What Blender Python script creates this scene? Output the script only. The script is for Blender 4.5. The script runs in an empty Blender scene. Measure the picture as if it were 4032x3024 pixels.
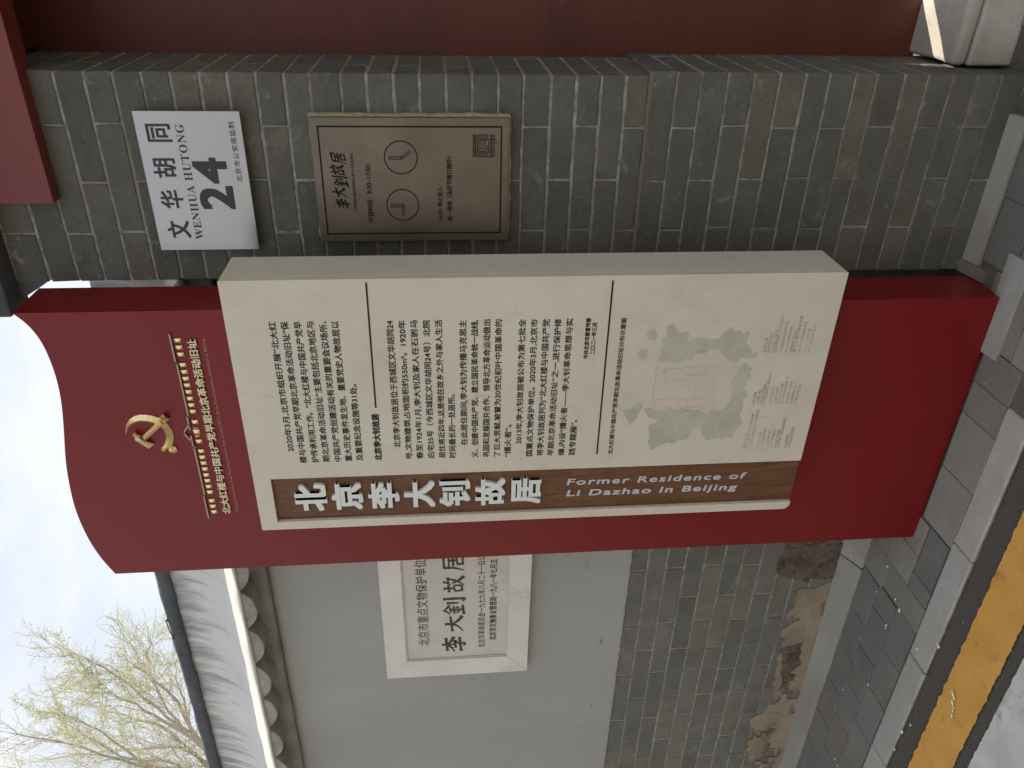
import bpy, bmesh, math, random
from mathutils import Vector, Matrix, noise
from mathutils.geometry import tessellate_polygon as tess
random.seed(7)
rad = math.radians
S = bpy.context.scene
COL = S.collection

# ------------------------------------------------------------------ camera
# phone held sideways: the camera is rolled a quarter turn, so the place's "up" points to the left of the picture
RT = Vector((0.86186496, 0.50646958, -0.02602589))
DN = Vector((0.02191124, -0.08845964, -0.99583874))
FW = Vector((-0.50666427, 0.85770826, -0.08733764))
EYE = Vector((0, 0, 1.5))
FPX = 3087.9286
cam_d = bpy.data.cameras.new('camera'); cam = bpy.data.objects.new('camera', cam_d); COL.objects.link(cam)
cam_d.sensor_fit = 'HORIZONTAL'; cam_d.sensor_width = 36; cam_d.lens = 27.5708; cam_d.clip_start = 0.05; cam_d.clip_end = 500
m = Matrix((DN, RT, -FW)).transposed().to_4x4(); m.translation = EYE
cam.matrix_world = m
S.camera = cam

# ------------------------------------------------------------------ light
SUN_AZ = Vector((0.74, 0.673)).normalized()      # horizontal direction towards the sun (behind the wall, to the right)
SUN_EL = rad(58)
w = bpy.data.worlds.new('World'); S.world = w; w.use_nodes = True
nt = w.node_tree; N = nt.nodes; L = nt.links; N.clear()
out = N.new('ShaderNodeOutputWorld'); bg = N.new('ShaderNodeBackground'); bg.inputs[1].default_value = 0.10
sky = N.new('ShaderNodeTexSky'); sky.sky_type = 'NISHITA'; sky.sun_disc = False
sky.sun_elevation = SUN_EL; sky.sun_rotation = math.atan2(SUN_AZ.x, SUN_AZ.y)
sky.air_density = 1.3; sky.dust_density = 3.0; sky.ozone_density = 1.5
tc = N.new('ShaderNodeTexCoord'); mp = N.new('ShaderNodeMapping'); mp.inputs['Scale'].default_value = (1.0, 1.0, 2.6)
nz = N.new('ShaderNodeTexNoise'); nz.inputs['Scale'].default_value = 2.3; nz.inputs['Detail'].default_value = 7; nz.inputs['Roughness'].default_value = .55
rp = N.new('ShaderNodeValToRGB'); rp.color_ramp.elements[0].position = .48; rp.color_ramp.elements[1].position = .66
mx = N.new('ShaderNodeMixRGB'); mx.inputs[2].default_value = (5.6, 5.65, 5.7, 1)
ml = N.new('ShaderNodeMath'); ml.operation = 'MULTIPLY'; ml.inputs[1].default_value = .8
L.new(tc.outputs['Generated'], mp.inputs[0]); L.new(mp.outputs[0], nz.inputs[0]); L.new(nz.outputs[0], rp.inputs[0])
L.new(rp.outputs[0], ml.inputs[0]); L.new(ml.outputs[0], mx.inputs[0]); L.new(sky.outputs[0], mx.inputs[1])
# thin bright haze over the whole dome takes most of the blue out
hz = N.new('ShaderNodeMixRGB'); hz.inputs[0].default_value = .68; hz.inputs[2].default_value = (4.35, 4.4, 4.5, 1)
L.new(mx.outputs[0], hz.inputs[1]); L.new(hz.outputs[0], bg.inputs[0]); L.new(bg.outputs[0], out.inputs[0])
sd = bpy.data.lights.new('sun', 'SUN'); sd.energy = 3.3; sd.angle = rad(.5); sd.color = (1, .88, .70)
sun = bpy.data.objects.new('sun', sd); COL.objects.link(sun)
sv = Vector((SUN_AZ.x*math.cos(SUN_EL), SUN_AZ.y*math.cos(SUN_EL), math.sin(SUN_EL)))
sun.rotation_euler = sv.to_track_quat('Z', 'Y').to_euler(); sun.location = (3, 3, 8)
S.view_settings.view_transform = 'Standard'; S.view_settings.look = 'None'; S.view_settings.gamma = 1
S.view_settings.use_curve_mapping = False; S.view_settings.exposure = 1.2
S.cycles.max_bounces = 8

# ------------------------------------------------------------------ helpers
def at(px, py, Y):
    """point on the plane y=Y of the place, from a place in the 4032x3024 photograph"""
    X, Z = 3024-py, px
    d = RT*((X-1512)/FPX) + DN*((Z-2016)/FPX) + FW
    return EYE + d*(Y/d.y)

def tag(o, label=None, cat=None, group=None, kind=None):
    if label: o['label'] = label
    if cat: o['category'] = cat
    if group: o['group'] = group
    if kind: o['kind'] = kind
    return o

def empty(name, loc, label, cat, group=None):
    o = bpy.data.objects.new(name, None); COL.objects.link(o); o.location = loc; o.empty_display_size = .1
    return tag(o, label, cat, group)

def link(name, me, mat=None, parent=None, kind=None, label=None):
    o = bpy.data.objects.new(name, me); COL.objects.link(o)
    if mat is not None and not me.materials: me.materials.append(mat)
    if parent is not None:
        o.parent = parent
        o.matrix_parent_inverse = PINV(parent)
    if kind: o['kind'] = kind
    if label: o['label'] = label
    return o

def PINV(p): return wm(p).inverted()

def wm(p):
    l = Matrix.LocRotScale(p.location, p.rotation_euler, p.scale)
    return l if p.parent is None else wm(p.parent) @ p.matrix_parent_inverse @ l

def bm_obj(name, bm, mat, parent=None, kind=None, label=None, smooth=False):
    me = bpy.data.meshes.new(name)
    bmesh.ops.recalc_face_normals(bm, faces=bm.faces)
    bm.to_mesh(me); bm.free()
    if smooth:
        for p in me.polygons: p.use_smooth = True
    return link(name, me, mat, parent, kind, label)

def add_box(bm, x0, x1, y0, y1, z0, z1, bev=0.0, seg=1):
    b = bmesh.new()
    bmesh.ops.create_cube(b, size=1)
    for v in b.verts: v.co = Vector(((x0+x1)/2+v.co.x*(x1-x0), (y0+y1)/2+v.co.y*(y1-y0), (z0+z1)/2+v.co.z*(z1-z0)))
    if bev > 0: bmesh.ops.bevel(b, geom=list(b.edges), offset=bev, segments=seg, affect='EDGES', profile=.5)
    merge(bm, b)

def merge(bm, b):
    me = bpy.data.meshes.new('tmp'); b.to_mesh(me); b.free(); bm.from_mesh(me); bpy.data.meshes.remove(me)

def box(name, x0, x1, y0, y1, z0, z1, mat, parent=None, bev=.002, seg=2, **k):
    bm = bmesh.new(); add_box(bm, x0, x1, y0, y1, z0, z1, bev, seg)
    return bm_obj(name, bm, mat, parent, **k)

def prism_bm(pts, y0, y1, bev=0.0, seg=1):
    """pts: (x,z) outline; solid between planes y0 (front) and y1"""
    b = bmesh.new()
    f = [b.verts.new((x, y0, z)) for x, z in pts]; k = [b.verts.new((x, y1, z)) for x, z in pts]
    ff = b.faces.new(f); kk = b.faces.new(list(reversed(k)))
    for i in range(len(pts)):
        j = (i+1) % len(pts); b.faces.new((f[j], f[i], k[i], k[j]))
    bmesh.ops.recalc_face_normals(b, faces=b.faces)
    if bev > 0:
        e = [e for e in b.edges if (e.verts[0].co.y == y0 and e.verts[1].co.y == y0)]
        bmesh.ops.bevel(b, geom=e, offset=bev, segments=seg, affect='EDGES', profile=.5)
    bmesh.ops.triangulate(b, faces=[q for q in b.faces if len(q.verts) > 4])
    return b

def curve_mesh(ob):
    dg = bpy.context.evaluated_depsgraph_get()
    me = bpy.data.meshes.new_from_object(ob.evaluated_get(dg))
    return me

_fc = {}
def glyphs(s, bold=0.0, depth=0.0, sp=1.0, shear=0.0):
    c = bpy.data.curves.new('t', 'FONT'); c.body = s; c.size = 1; c.offset = bold; c.resolution_u = 3; c.space_character = sp; c.shear = shear
    c.fill_mode = 'FRONT' if depth == 0 else 'BOTH'; c.extrude = depth
    o = bpy.data.objects.new('t', c); COL.objects.link(o)
    bpy.context.view_layer.update()
    me = curve_mesh(o)
    vs = [v.co.copy() for v in me.vertices]; fs = [tuple(p.vertices) for p in me.polygons]
    bpy.data.meshes.remove(me); bpy.data.objects.remove(o); bpy.data.curves.remove(c)
    return vs, fs

BOLD8 = [(1, 1), (-1, 1), (1, -1), (-1, -1), (1, 0), (-1, 0), (0, 1), (0, -1)]
def put_text(acc, s, BL, BR, h, up=Vector((0, 0, 1)), bold=0.0, depth=0.0, gap=.0006, sp=1.0, shear=0.0, full=None):
    """heavier weights: the same glyphs laid again a hair apart, each a little behind the last"""
    if bold <= .003: return put_text1(acc, s, BL, BR, h, up, 0, depth, gap, sp, shear, full)
    d = bold*h; ex = (BR-BL).normalized(); BL2, BR2, h2 = BL+ex*d+up*d, BR-ex*d+up*d, h-2*d
    offs = BOLD8 if bold > .015 else [(1, 0), (-1, 0), (0, .8), (0, -.8)]
    for i, (a, b) in enumerate(offs):
        put_text1(acc, s, BL2+ex*a*d+up*b*d, BR2+ex*a*d+up*b*d, h2, up, 0, depth, gap-(i*.00006 if not depth else i*.00006), sp, shear, full)

def put_text1(acc, s, BL, BR, h, up=Vector((0, 0, 1)), bold=0.0, depth=0.0, gap=.0006, sp=1.0, shear=0.0, full=None):
    """fit the ink of s between BL and BR (its bottom line), h tall; acc = (verts, faces). depth in metres"""
    vs, fs = glyphs(s, 0, 0.5 if depth > 0 else 0.0, sp, shear)
    if not vs: return
    x0 = min(v.x for v in vs); x1 = max(v.x for v in vs); y0 = min(v.y for v in vs); y1 = max(v.y for v in vs)
    if full: y0, y1 = full
    ex = (BR-BL); n = Vector((0, -1, 0)); o = len(acc[0])
    for v in vs:
        p = BL + ex*((v.x-x0)/(x1-x0)) + up*(h*(v.y-y0)/(y1-y0)) + n*(gap + (depth*(v.z+.5) if depth > 0 else 0))
        acc[0].append(p)
    for f in fs: acc[1].append(tuple(i+o for i in f))

def word_objs(name, acc, ex, n, mat, parent):
    """split one fitted line of writing into its n words at the widest gaps"""
    V, F = acc; par = list(range(len(V)))
    def fd(i):
        while par[i] != i: par[i] = par[par[i]]; i = par[i]
        return i
    for f in F:
        for j in f[1:]: par[fd(j)] = fd(f[0])
    ext = {}
    for i, v in enumerate(V):
        r = fd(i); t = v.dot(ex); a = ext.get(r); ext[r] = (t, t) if a is None else (min(a[0], t), max(a[1], t))
    iv = sorted(ext.values()); gaps = []; hi = iv[0][1]
    for lo_, h_ in iv[1:]:
        if lo_ > hi: gaps.append((lo_-hi, (lo_+hi)/2))
        hi = max(hi, h_)
    cuts = sorted(c for _, c in sorted(gaps, reverse=True)[:n-1])
    for k in range(n):
        lo_, h_ = (cuts[k-1] if k else -1e9), (cuts[k] if k < len(cuts) else 1e9)
        fs = [f for f in F if lo_ <= V[f[0]].dot(ex) < h_]
        if not fs: continue
        use = sorted({i for f in fs for i in f}); mp2 = {i: q for q, i in enumerate(use)}
        acc_obj(name, ([V[i] for i in use], [tuple(mp2[i] for i in f) for f in fs]), mat, parent)

def acc_obj(name, acc, mat, parent, label=None):
    me = bpy.data.meshes.new(name); me.from_pydata([tuple(v) for v in acc[0]], [], acc[1]); me.update()
    return link(name, me, mat, parent, label=label)

# ------------------------------------------------------------------ materials
class G:
    def __init__(s, name):
        s.m = bpy.data.materials.new(name); s.m.use_nodes = True; s.t = s.m.node_tree; s.N = s.t.nodes; s.L = s.t.links
        s.p = s.N['Principled BSDF']; s.geo = s.N.new('ShaderNodeNewGeometry'); s.pos = s.geo.outputs['Position']
    def map(s, scale=(1, 1, 1), rnd=False, src=None, rot=(0, 0, 0)):
        mnode = s.N.new('ShaderNodeMapping'); mnode.inputs['Scale'].default_value = scale; mnode.inputs['Rotation'].default_value = rot
        s.L.new(src or s.pos, mnode.inputs[0])
        if rnd:
            oi = s.N.new('ShaderNodeObjectInfo'); mu = s.N.new('ShaderNodeVectorMath'); mu.operation = 'SCALE'
            cb = s.N.new('ShaderNodeCombineXYZ')
            for i in range(3): s.L.new(oi.outputs['Random'], cb.inputs[i])
            s.L.new(cb.outputs[0], mu.inputs[0]); mu.inputs['Scale'].default_value = 37.
            s.L.new(mu.outputs[0], mnode.inputs['Location'])
        return mnode.outputs[0]
    def noise(s, scale, detail=5, rough=.55, vec=None, dist=0):
        n = s.N.new('ShaderNodeTexNoise'); n.inputs['Scale'].default_value = scale; n.inputs['Detail'].default_value = detail
        n.inputs['Roughness'].default_value = rough; n.inputs['Distortion'].default_value = dist
        s.L.new(vec if vec is not None else s.pos, n.inputs['Vector']); return n.outputs['Fac']
    def warp(s, amt, sc, vec=None):
        n = s.N.new('ShaderNodeTexNoise'); n.inputs['Scale'].default_value = sc; n.inputs['Detail'].default_value = 5; s.L.new(vec if vec is not None else s.pos, n.inputs['Vector'])
        a = s.N.new('ShaderNodeVectorMath'); a.operation = 'SCALE'; a.inputs['Scale'].default_value = amt; s.L.new(n.outputs['Color'], a.inputs[0])
        b = s.N.new('ShaderNodeVectorMath'); b.operation = 'ADD'; s.L.new(vec if vec is not None else s.pos, b.inputs[0]); s.L.new(a.outputs[0], b.inputs[1]); return b.outputs[0]
    def vor(s, scale, vec=None, feat='F1'):
        n = s.N.new('ShaderNodeTexVoronoi'); n.feature = feat; n.inputs['Scale'].default_value = scale
        s.L.new(vec if vec is not None else s.pos, n.inputs['Vector']); return n.outputs['Distance']
    def ramp(s, f, stops):
        r = s.N.new('ShaderNodeValToRGB'); e = r.color_ramp.elements
        while len(e) < len(stops): e.new(.5)
        for i, (p, c) in enumerate(stops):
            e[i].position = p; e[i].color = (c, c, c, 1) if isinstance(c, (int, float)) else (*c, 1)
        s.L.new(f, r.inputs[0]); return r.outputs[0]
    def mix(s, f, a, b, mode='MIX'):
        n = s.N.new('ShaderNodeMixRGB'); n.blend_type = mode
        for k, v in ((0, f), (1, a), (2, b)):
            if isinstance(v, (int, float)): n.inputs[k].default_value = v if k == 0 else (v, v, v, 1)
            elif isinstance(v, tuple): n.inputs[k].default_value = (*v, 1)
            else: s.L.new(v, n.inputs[k])
        return n.outputs[0]
    def math(s, op, a, b=0.0, clamp=False):
        n = s.N.new('ShaderNodeMath'); n.operation = op; n.use_clamp = clamp
        for k, v in ((0, a), (1, b)):
            if isinstance(v, (int, float)): n.inputs[k].default_value = v
            else: s.L.new(v, n.inputs[k])
        return n.outputs[0]
    def axis(s, i):
        n = s.N.new('ShaderNodeSeparateXYZ'); s.L.new(s.pos, n.inputs[0]); return n.outputs[i]
    def rnd(s): return s.N.new('ShaderNodeObjectInfo').outputs['Random']
    def col(s, c):
        if isinstance(c, tuple): s.p.inputs['Base Color'].default_value = (*c, 1)
        else: s.L.new(c, s.p.inputs['Base Color'])
        return s
    def rough(s, r):
        if isinstance(r, (int, float)): s.p.inputs['Roughness'].default_value = r
        else: s.L.new(r, s.p.inputs['Roughness'])
        return s
    def metal(s, v): s.p.inputs['Metallic'].default_value = v; return s
    def spec(s, v): s.p.inputs['Specular IOR Level'].default_value = v; return s
    def bump(s, h, dist=.002, st=1.0):
        b = s.N.new('ShaderNodeBump'); b.inputs['Distance'].default_value = dist; b.inputs['Strength'].default_value = st
        s.L.new(h, b.inputs['Height']); s.L.new(b.outputs[0], s.p.inputs['Normal']); return s

def plain(name, c, r=.5, metal=0, spec=.5):
    g = G(name); g.col(c).rough(r).metal(metal).spec(spec); return g.m

def m_brick(name, lo, hi, white=.5, ground_stain=0.0):
    g = G(name)
    v = g.map(rnd=True)
    base = g.ramp(g.rnd(), [(0, lo), (.5, tuple((a+b)/2 for a, b in zip(lo, hi))), (.8, hi), (1, (hi[0]*1.08, hi[1]*1.02, hi[2]*.93))])
    cl = g.noise(9, 5, .6, v)
    base = g.mix(g.ramp(cl, [(.3, 0), (.7, .75)]), base, g.mix(1, base, (.62, .62, .6), 'MULTIPLY'))
    fine = g.noise(120, 4, .6, v)
    base = g.mix(g.ramp(fine, [(.35, 0.), (.75, .3)]), base, (.03, .03, .028))
    sm = g.math('MULTIPLY', g.ramp(g.noise(14, 7, .68, v, .4), [(.60, 0), (.74, 1)]), g.ramp(g.noise(60, 4, .7), [(.4, .2), (.6, 1)]))
    base = g.mix(g.math('MULTIPLY', sm, white), base, (.33, .325, .30))
    tcn = g.N.new('ShaderNodeTexCoord'); sp_ = g.N.new('ShaderNodeSeparateXYZ'); g.L.new(tcn.outputs['Generated'], sp_.inputs[0])
    ez = g.math('ABSOLUTE', g.math('SUBTRACT', sp_.outputs[2], .5)); ex = g.math('ABSOLUTE', g.math('SUBTRACT', sp_.outputs[0], .5))
    ed = g.math('MAXIMUM', g.ramp(ez, [(.34, 0), (.5, 1)]), g.ramp(ex, [(.455, 0), (.5, 1)]))
    em = g.ramp(g.math('ADD', ed, g.math('MULTIPLY', g.noise(26, 6, .7), .95)), [(1.02, 0), (1.22, .85)])
    base = g.mix(g.math('MULTIPLY', em, white), base, (.40, .40, .375))
    # brown stain of its own ragged shape, more of it low on the wall
    z = g.axis(2)
    st = g.math('MULTIPLY', g.ramp(g.noise(5.2, 6, .6), [(.46, 0), (.64, 1)]), g.ramp(z, [(0, .6), (.45, .25), (1, .10)]))
    base = g.mix(st, base, g.mix(1, base, (1.16, 1.02, .86), 'MULTIPLY'))
    # pores
    po = g.ramp(g.vor(95, v), [(.06, 1), (.13, 0)])
    pm = g.math('MULTIPLY', po, g.ramp(g.noise(18, 3, .5, v), [(.52, 0), (.62, .9)]))
    base = g.mix(pm, base, (.012, .012, .012))
    g.col(base).rough(.9).spec(.25)
    h = g.math('ADD', g.noise(45, 6, .65, v), g.math('MULTIPLY', pm, -1.2))
    g.bump(h, .0022, .8)
    return g.m

M = {}
M['brick'] = m_brick('grey_brick', (.122, .125, .112), (.150, .150, .134), .85)
M['brick_left'] = m_brick('weathered_grey_brick', (.160, .162, .147), (.200, .199, .178), .95)

g = G('mortar'); c = g.mix(g.ramp(g.noise(35, 6, .65), [(.35, 0), (.65, 1)]), (.17, .17, .155), (.36, .36, .335))
c = g.mix(g.ramp(g.noise(3.0, 4), [(.45, 0), (.7, .8)]), c, (.17, .14, .11)); g.col(c).rough(.95).bump(g.noise(160, 5, .7), .003); M['mortar'] = g.m

g = G('brown_joint'); c = g.mix(g.noise(30, 6), (.13, .10, .078), (.20, .16, .125)); g.col(c).rough(.95).bump(g.noise(120, 5), .003); M['brownjoint'] = g.m

g = G('cement_render'); f = g.noise(5.5, 7, .62, g.map((1, 1, 2.2)), .6)
c = g.ramp(f, [(.24, (.09, .08, .062)), (.38, (.20, .16, .115)), (.52, (.275, .225, .16)), (.66, (.31, .27, .205)), (.8, (.29, .275, .24))])
c = g.mix(g.ramp(g.noise(60, 5, .7), [(.55, 0), (.85, .5)]), c, (.12, .10, .07)); g.col(c).rough(.95).bump(g.noise(70, 7, .7), .0015)
tb_ = g.N.new('ShaderNodeBsdfTransparent'); mt = g.N.new('ShaderNodeMixShader'); g.L.new(g.ramp(g.noise(7.5, 10, .72), [(.455, 0), (.475, 1)]), mt.inputs[0])
g.L.new(tb_.outputs[0], mt.inputs[1]); g.L.new(g.p.outputs[0], mt.inputs[2]); g.L.new(mt.outputs[0], g.N['Material Output'].inputs[0]); M['render'] = g.m
g = G('dark_dirt'); c = g.mix(g.ramp(g.noise(12, 7, .7), [(.35, 0), (.7, 1)]), (.07, .053, .04), (.17, .135, .10)); g.col(c).rough(.95)
tb_ = g.N.new('ShaderNodeBsdfTransparent'); mt = g.N.new('ShaderNodeMixShader'); g.L.new(g.ramp(g.noise(11, 9, .72), [(.44, 0), (.5, 1)]), mt.inputs[0])
g.L.new(tb_.outputs[0], mt.inputs[1]); g.L.new(g.p.outputs[0], mt.inputs[2]); g.L.new(mt.outputs[0], g.N['Material Output'].inputs[0]); M['dirt'] = g.m

g = G('grey_plaster'); f = g.noise(1.3, 5, .5)
c = g.mix(g.ramp(f, [(.35, 0), (.7, 1)]), (.315, .318, .303), (.365, .37, .352))
c = g.mix(g.ramp(g.noise(7, 5, .6, g.map((1, 1, .35))), [(.5, 0), (.8, .35)]), c, (.28, .28, .27))
sp = g.math('MULTIPLY', g.ramp(g.vor(26), [(.03, 1), (.07, 0)]), g.ramp(g.noise(4, 2), [(.58, 0), (.62, .7)]))
c = g.mix(sp, c, (.10, .10, .10))
cr = g.math('MULTIPLY', g.ramp(g.vor(1.0, g.warp(.35, 4), 'DISTANCE_TO_EDGE'), [(.0, 1), (.0016, 0)]), g.ramp(g.noise(1.7, 2), [(.57, 0), (.64, .22)]))
c = g.mix(cr, c, (.20, .20, .19))
for (cx_, cz_), (rx_, rz_), k_ in (((-2.3966, .918), (.022, .008), .75), ((-2.771, .926), (.020, .007), .6), ((-2.409, 1.029), (.010, .005), .4), ((-1.99, 1.0), (.05, .012), .2), ((-2.245, 1.148), (.012, .003), -.5)):
    sub = g.N.new('ShaderNodeVectorMath'); sub.operation = 'SUBTRACT'; g.L.new(g.warp(.02, 18), sub.inputs[0]); sub.inputs[1].default_value = (cx_+.01, 2.084, cz_+.01)
    sca = g.N.new('ShaderNodeVectorMath'); sca.operation = 'MULTIPLY'; g.L.new(sub.outputs[0], sca.inputs[0]); sca.inputs[1].default_value = (1/rx_, .1, 1/rz_)
    le = g.N.new('ShaderNodeVectorMath'); le.operation = 'LENGTH'; g.L.new(sca.outputs[0], le.inputs[0])
    c = g.mix(g.ramp(le.outputs['Value'], [(0, abs(k_)), (1, 0)]), c, (.09, .09, .09) if k_ > 0 else (.7, .7, .68))
g.col(c).rough(.92).spec(.3).bump(g.noise(240, 4, .6), .0008); M['plaster'] = g.m

g = G('white_coping')      # lime plaster with dark rain streaks that run down from the cap
xz = g.map((1, .12, .12)); z = g.axis(2)
s1 = g.noise(26, 6, .7, xz, .15)
hgt = g.ramp(z, [(0, 0), (1, 1)])
zz = g.math('MULTIPLY', g.math('SUBTRACT', z, 2.25), 4.0, True)      # 0 low .. 1 at the cap
thr = g.math('SUBTRACT', s1, g.math('MULTIPLY', g.math('SUBTRACT', 1.0, zz), .34))
st = g.ramp(thr, [(.33, 0), (.52, 1)])
c = g.mix(g.ramp(g.noise(6, 5), [(.3, 0), (.7, 1)]), (.50, .50, .485), (.60, .595, .575))
c = g.mix(g.math('MULTIPLY', st, .7), c, (.16, .165, .17))
c = g.mix(g.ramp(g.noise(18, 5, .7), [(.62, 0), (.8, .4)]), c, (.35, .34, .31))
g.col(c).rough(.9).bump(g.noise(60, 6, .6), .002); M['cove'] = g.m

g = G('old_plaster_tile'); c = g.mix(g.ramp(g.noise(16, 6, .65, g.map(rnd=True)), [(.3, 0), (.7, 1)]), (.20, .195, .18), (.36, .35, .325)); g.col(c).rough(.93).bump(g.noise(70, 5), .002); M['tileend'] = g.m
g = G('dark_cap'); c = g.mix(g.ramp(g.noise(14, 6, .6), [(.3, 0), (.75, 1)]), (.045, .052, .062), (.10, .11, .12)); g.col(c).rough(.85).bump(g.noise(50, 6), .005); M['cap'] = g.m
g = G('ledge_plaster'); c = g.mix(g.ramp(g.noise(8, 6, .65, g.map((1, 1, .6))), [(.35, 0), (.7, 1)]), (.14, .138, .125), (.26, .258, .24)); g.col(c).rough(.93).bump(g.noise(60, 6), .003); M['ledge'] = g.m

g = G('red_lacquer_sign'); c = g.mix(g.ramp(g.noise(2.2, 4), [(.3, 0), (.7, 1)]), (.160, .0068, .0078), (.178, .0082, .0092))
g.col(c).rough(.36).spec(.32).bump(g.noise(420, 3, .6), .00025, .6); M['red'] = g.m
g = G('red_paint_wood'); c = g.mix(g.ramp(g.noise(3, 6, .6, g.map((.6, .6, 2.2))), [(.3, 0), (.75, 1)]), (.085, .018, .012), (.120, .028, .018))
c = g.mix(g.ramp(g.noise(22, 5, .7), [(.62, 0), (.8, .5)]), c, (.16, .10, .07)); g.col(c).rough(.55).bump(g.noise(30, 5, .6, g.map((.3, 1, 6))), .0012); M['redwood'] = g.m
g = G('red_beam_paint'); c = g.mix(g.noise(5, 5), (.155, .026, .024), (.19, .036, .032)); g.col(c).rough(.45).bump(g.noise(40, 5), .0008); M['redbeam'] = g.m

g = G('cream_panel'); f = g.noise(3.2, 6, .6)
c = g.mix(g.ramp(f, [(.32, 0), (.7, 1)]), (.565, .53, .445), (.62, .59, .51))
c = g.mix(g.ramp(g.noise(11, 7, .7), [(.52, 0), (.8, .5)]), c, (.43, .40, .32))
sc = g.math('MULTIPLY', g.ramp(g.vor(70), [(.05, 1), (.10, 0)]), g.ramp(g.noise(9, 3), [(.55, 0), (.62, .8)]))
c = g.mix(sc, c, (.74, .72, .66))
cr = g.math('MULTIPLY', g.ramp(g.vor(3.4, g.warp(.16, 7, g.map((1, 1, .55), rot=(0, rad(35), 0))), 'DISTANCE_TO_EDGE'), [(0, 1), (.0022, 0)]), g.ramp(g.noise(4.5, 4), [(.55, 0), (.63, .4)]))
c = g.mix(cr, c, (.30, .27, .22))
g.col(c).rough(.55).spec(.35).bump(g.noise(90, 5), .0004); M['cream'] = g.m

g = G('walnut_wood'); v = g.map((14, 1, 1.3)); f = g.noise(5, 8, .65, v, 1.2)
c = g.ramp(f, [(.25, (.075, .030, .014)), (.5, (.135, .058, .026)), (.75, (.185, .090, .043))])
c = g.mix(g.ramp(g.noise(60, 3, .5, g.map((3, 1, .12))), [(.4, 0), (.7, .3)]), c, (.09, .04, .019)); g.col(c).rough(.5).spec(.35); M['wood'] = g.m
M['white_letter'] = plain('white_letters', (.66, .69, .68), .4)
M['grey_letter'] = plain('pale_grey_letters', (.50, .52, .56), .45)
M['ink'] = plain('black_print', (.014, .011, .011), .6, spec=.25)
M['maroon'] = plain('maroon_print', (.085, .018, .022), .5)
g = G('faded_print'); c = g.mix(g.ramp(g.noise(9, 4, .6), [(.4, 0), (.6, 1)]), (.26, .21, .19), (.53, .49, .42)); g.col(c).rough(.55); M['faded'] = g.m
g = G('faint_map_line'); c = g.mix(g.ramp(g.noise(9, 4, .6), [(.4, 0), (.6, 1)]), (.30, .28, .25), (.47, .45, .40)); g.col(c).rough(.55); M['mapline'] = g.m
g = G('map_green'); c = g.mix(g.ramp(g.noise(12, 7, .7), [(.3, 0), (.72, 1)]), (.37, .385, .315), (.50, .50, .425)); g.col(c).rough(.55); M['mapgreen'] = g.m
g = G('map_pink'); c = g.mix(g.ramp(g.noise(6, 6, .6), [(.3, 0), (.7, 1)]), (.535, .485, .41), (.59, .545, .47)); g.col(c).rough(.55); M['mappink'] = g.m
M['mapriver'] = plain('map_river', (.56, .55, .48), .55)
M['gold'] = plain('gold', (.86, .70, .37), .34, .85)
M['gold_dull'] = plain('satin_gold', (.66, .56, .36), .5, .7)
M['bronze_line'] = plain('bronze_line', (.30, .24, .18), .4, 1)
M['dim_letter'] = plain('dim_etched_letters', (.36, .20, .15), .5)

g = G('brushed_steel'); f = g.noise(8, 6, .6, g.map((1, 1, 60))); c = g.mix(g.noise(3, 4), (.37, .37, .365), (.44, .44, .435)); g.col(c).metal(.9)
g.rough(g.math('ADD', g.math('MULTIPLY', f, .16), .26)); g.bump(f, .0002, .3); M['steel'] = g.m
g = G('bronze_plate'); f = g.noise(8, 6, .65, g.map((50, 1, 1))); c = g.mix(g.ramp(g.noise(7, 6, .65), [(.3, 0), (.7, 1)]), (.145, .122, .100), (.20, .172, .145)); g.col(c).metal(.75)
g.rough(g.math('ADD', g.math('MULTIPLY', g.noise(6, 5, .6), .25), .32)); M['bronze'] = g.m
M['plate_ink'] = plain('plate_black', (.02, .02, .024), .4)
M['etched'] = plain('dark_etching', (.010, .008, .008), .6, spec=.2)
g = G('foam_sealant'); c = g.mix(g.noise(50, 6, .7), (.20, .20, .12), (.42, .42, .28)); g.col(c).rough(.9).bump(g.noise(90, 6), .006); M['foam'] = g.m

g = G('white_marble'); v = g.map((1, 1, 1), rot=(0, rad(38), 0)); f = g.noise(2.2, 8, .6, v, 2.2)
vein = g.ramp(g.math('ABSOLUTE', g.math('SUBTRACT', f, .5)), [(0, 1), (.02, 0)])
c = g.mix(g.ramp(g.noise(5, 5), [(.3, 0), (.7, 1)]), (.58, .56, .52), (.66, .645, .61))
c = g.mix(g.math('MULTIPLY', vein, g.ramp(g.noise(3, 2), [(.5, 0), (.62, .55)])), c, (.40, .39, .40)); g.col(c).rough(.3); M['marble'] = g.m
g = G('marble_tablet'); c = g.mix(g.ramp(g.noise(7, 6, .6), [(.35, 0), (.7, 1)]), (.50, .475, .42), (.57, .55, .50)); g.col(c).rough(.4); M['tablet'] = g.m
M['tab_ink'] = plain('dark_green_engraving', (.018, .028, .024), .5)

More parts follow.
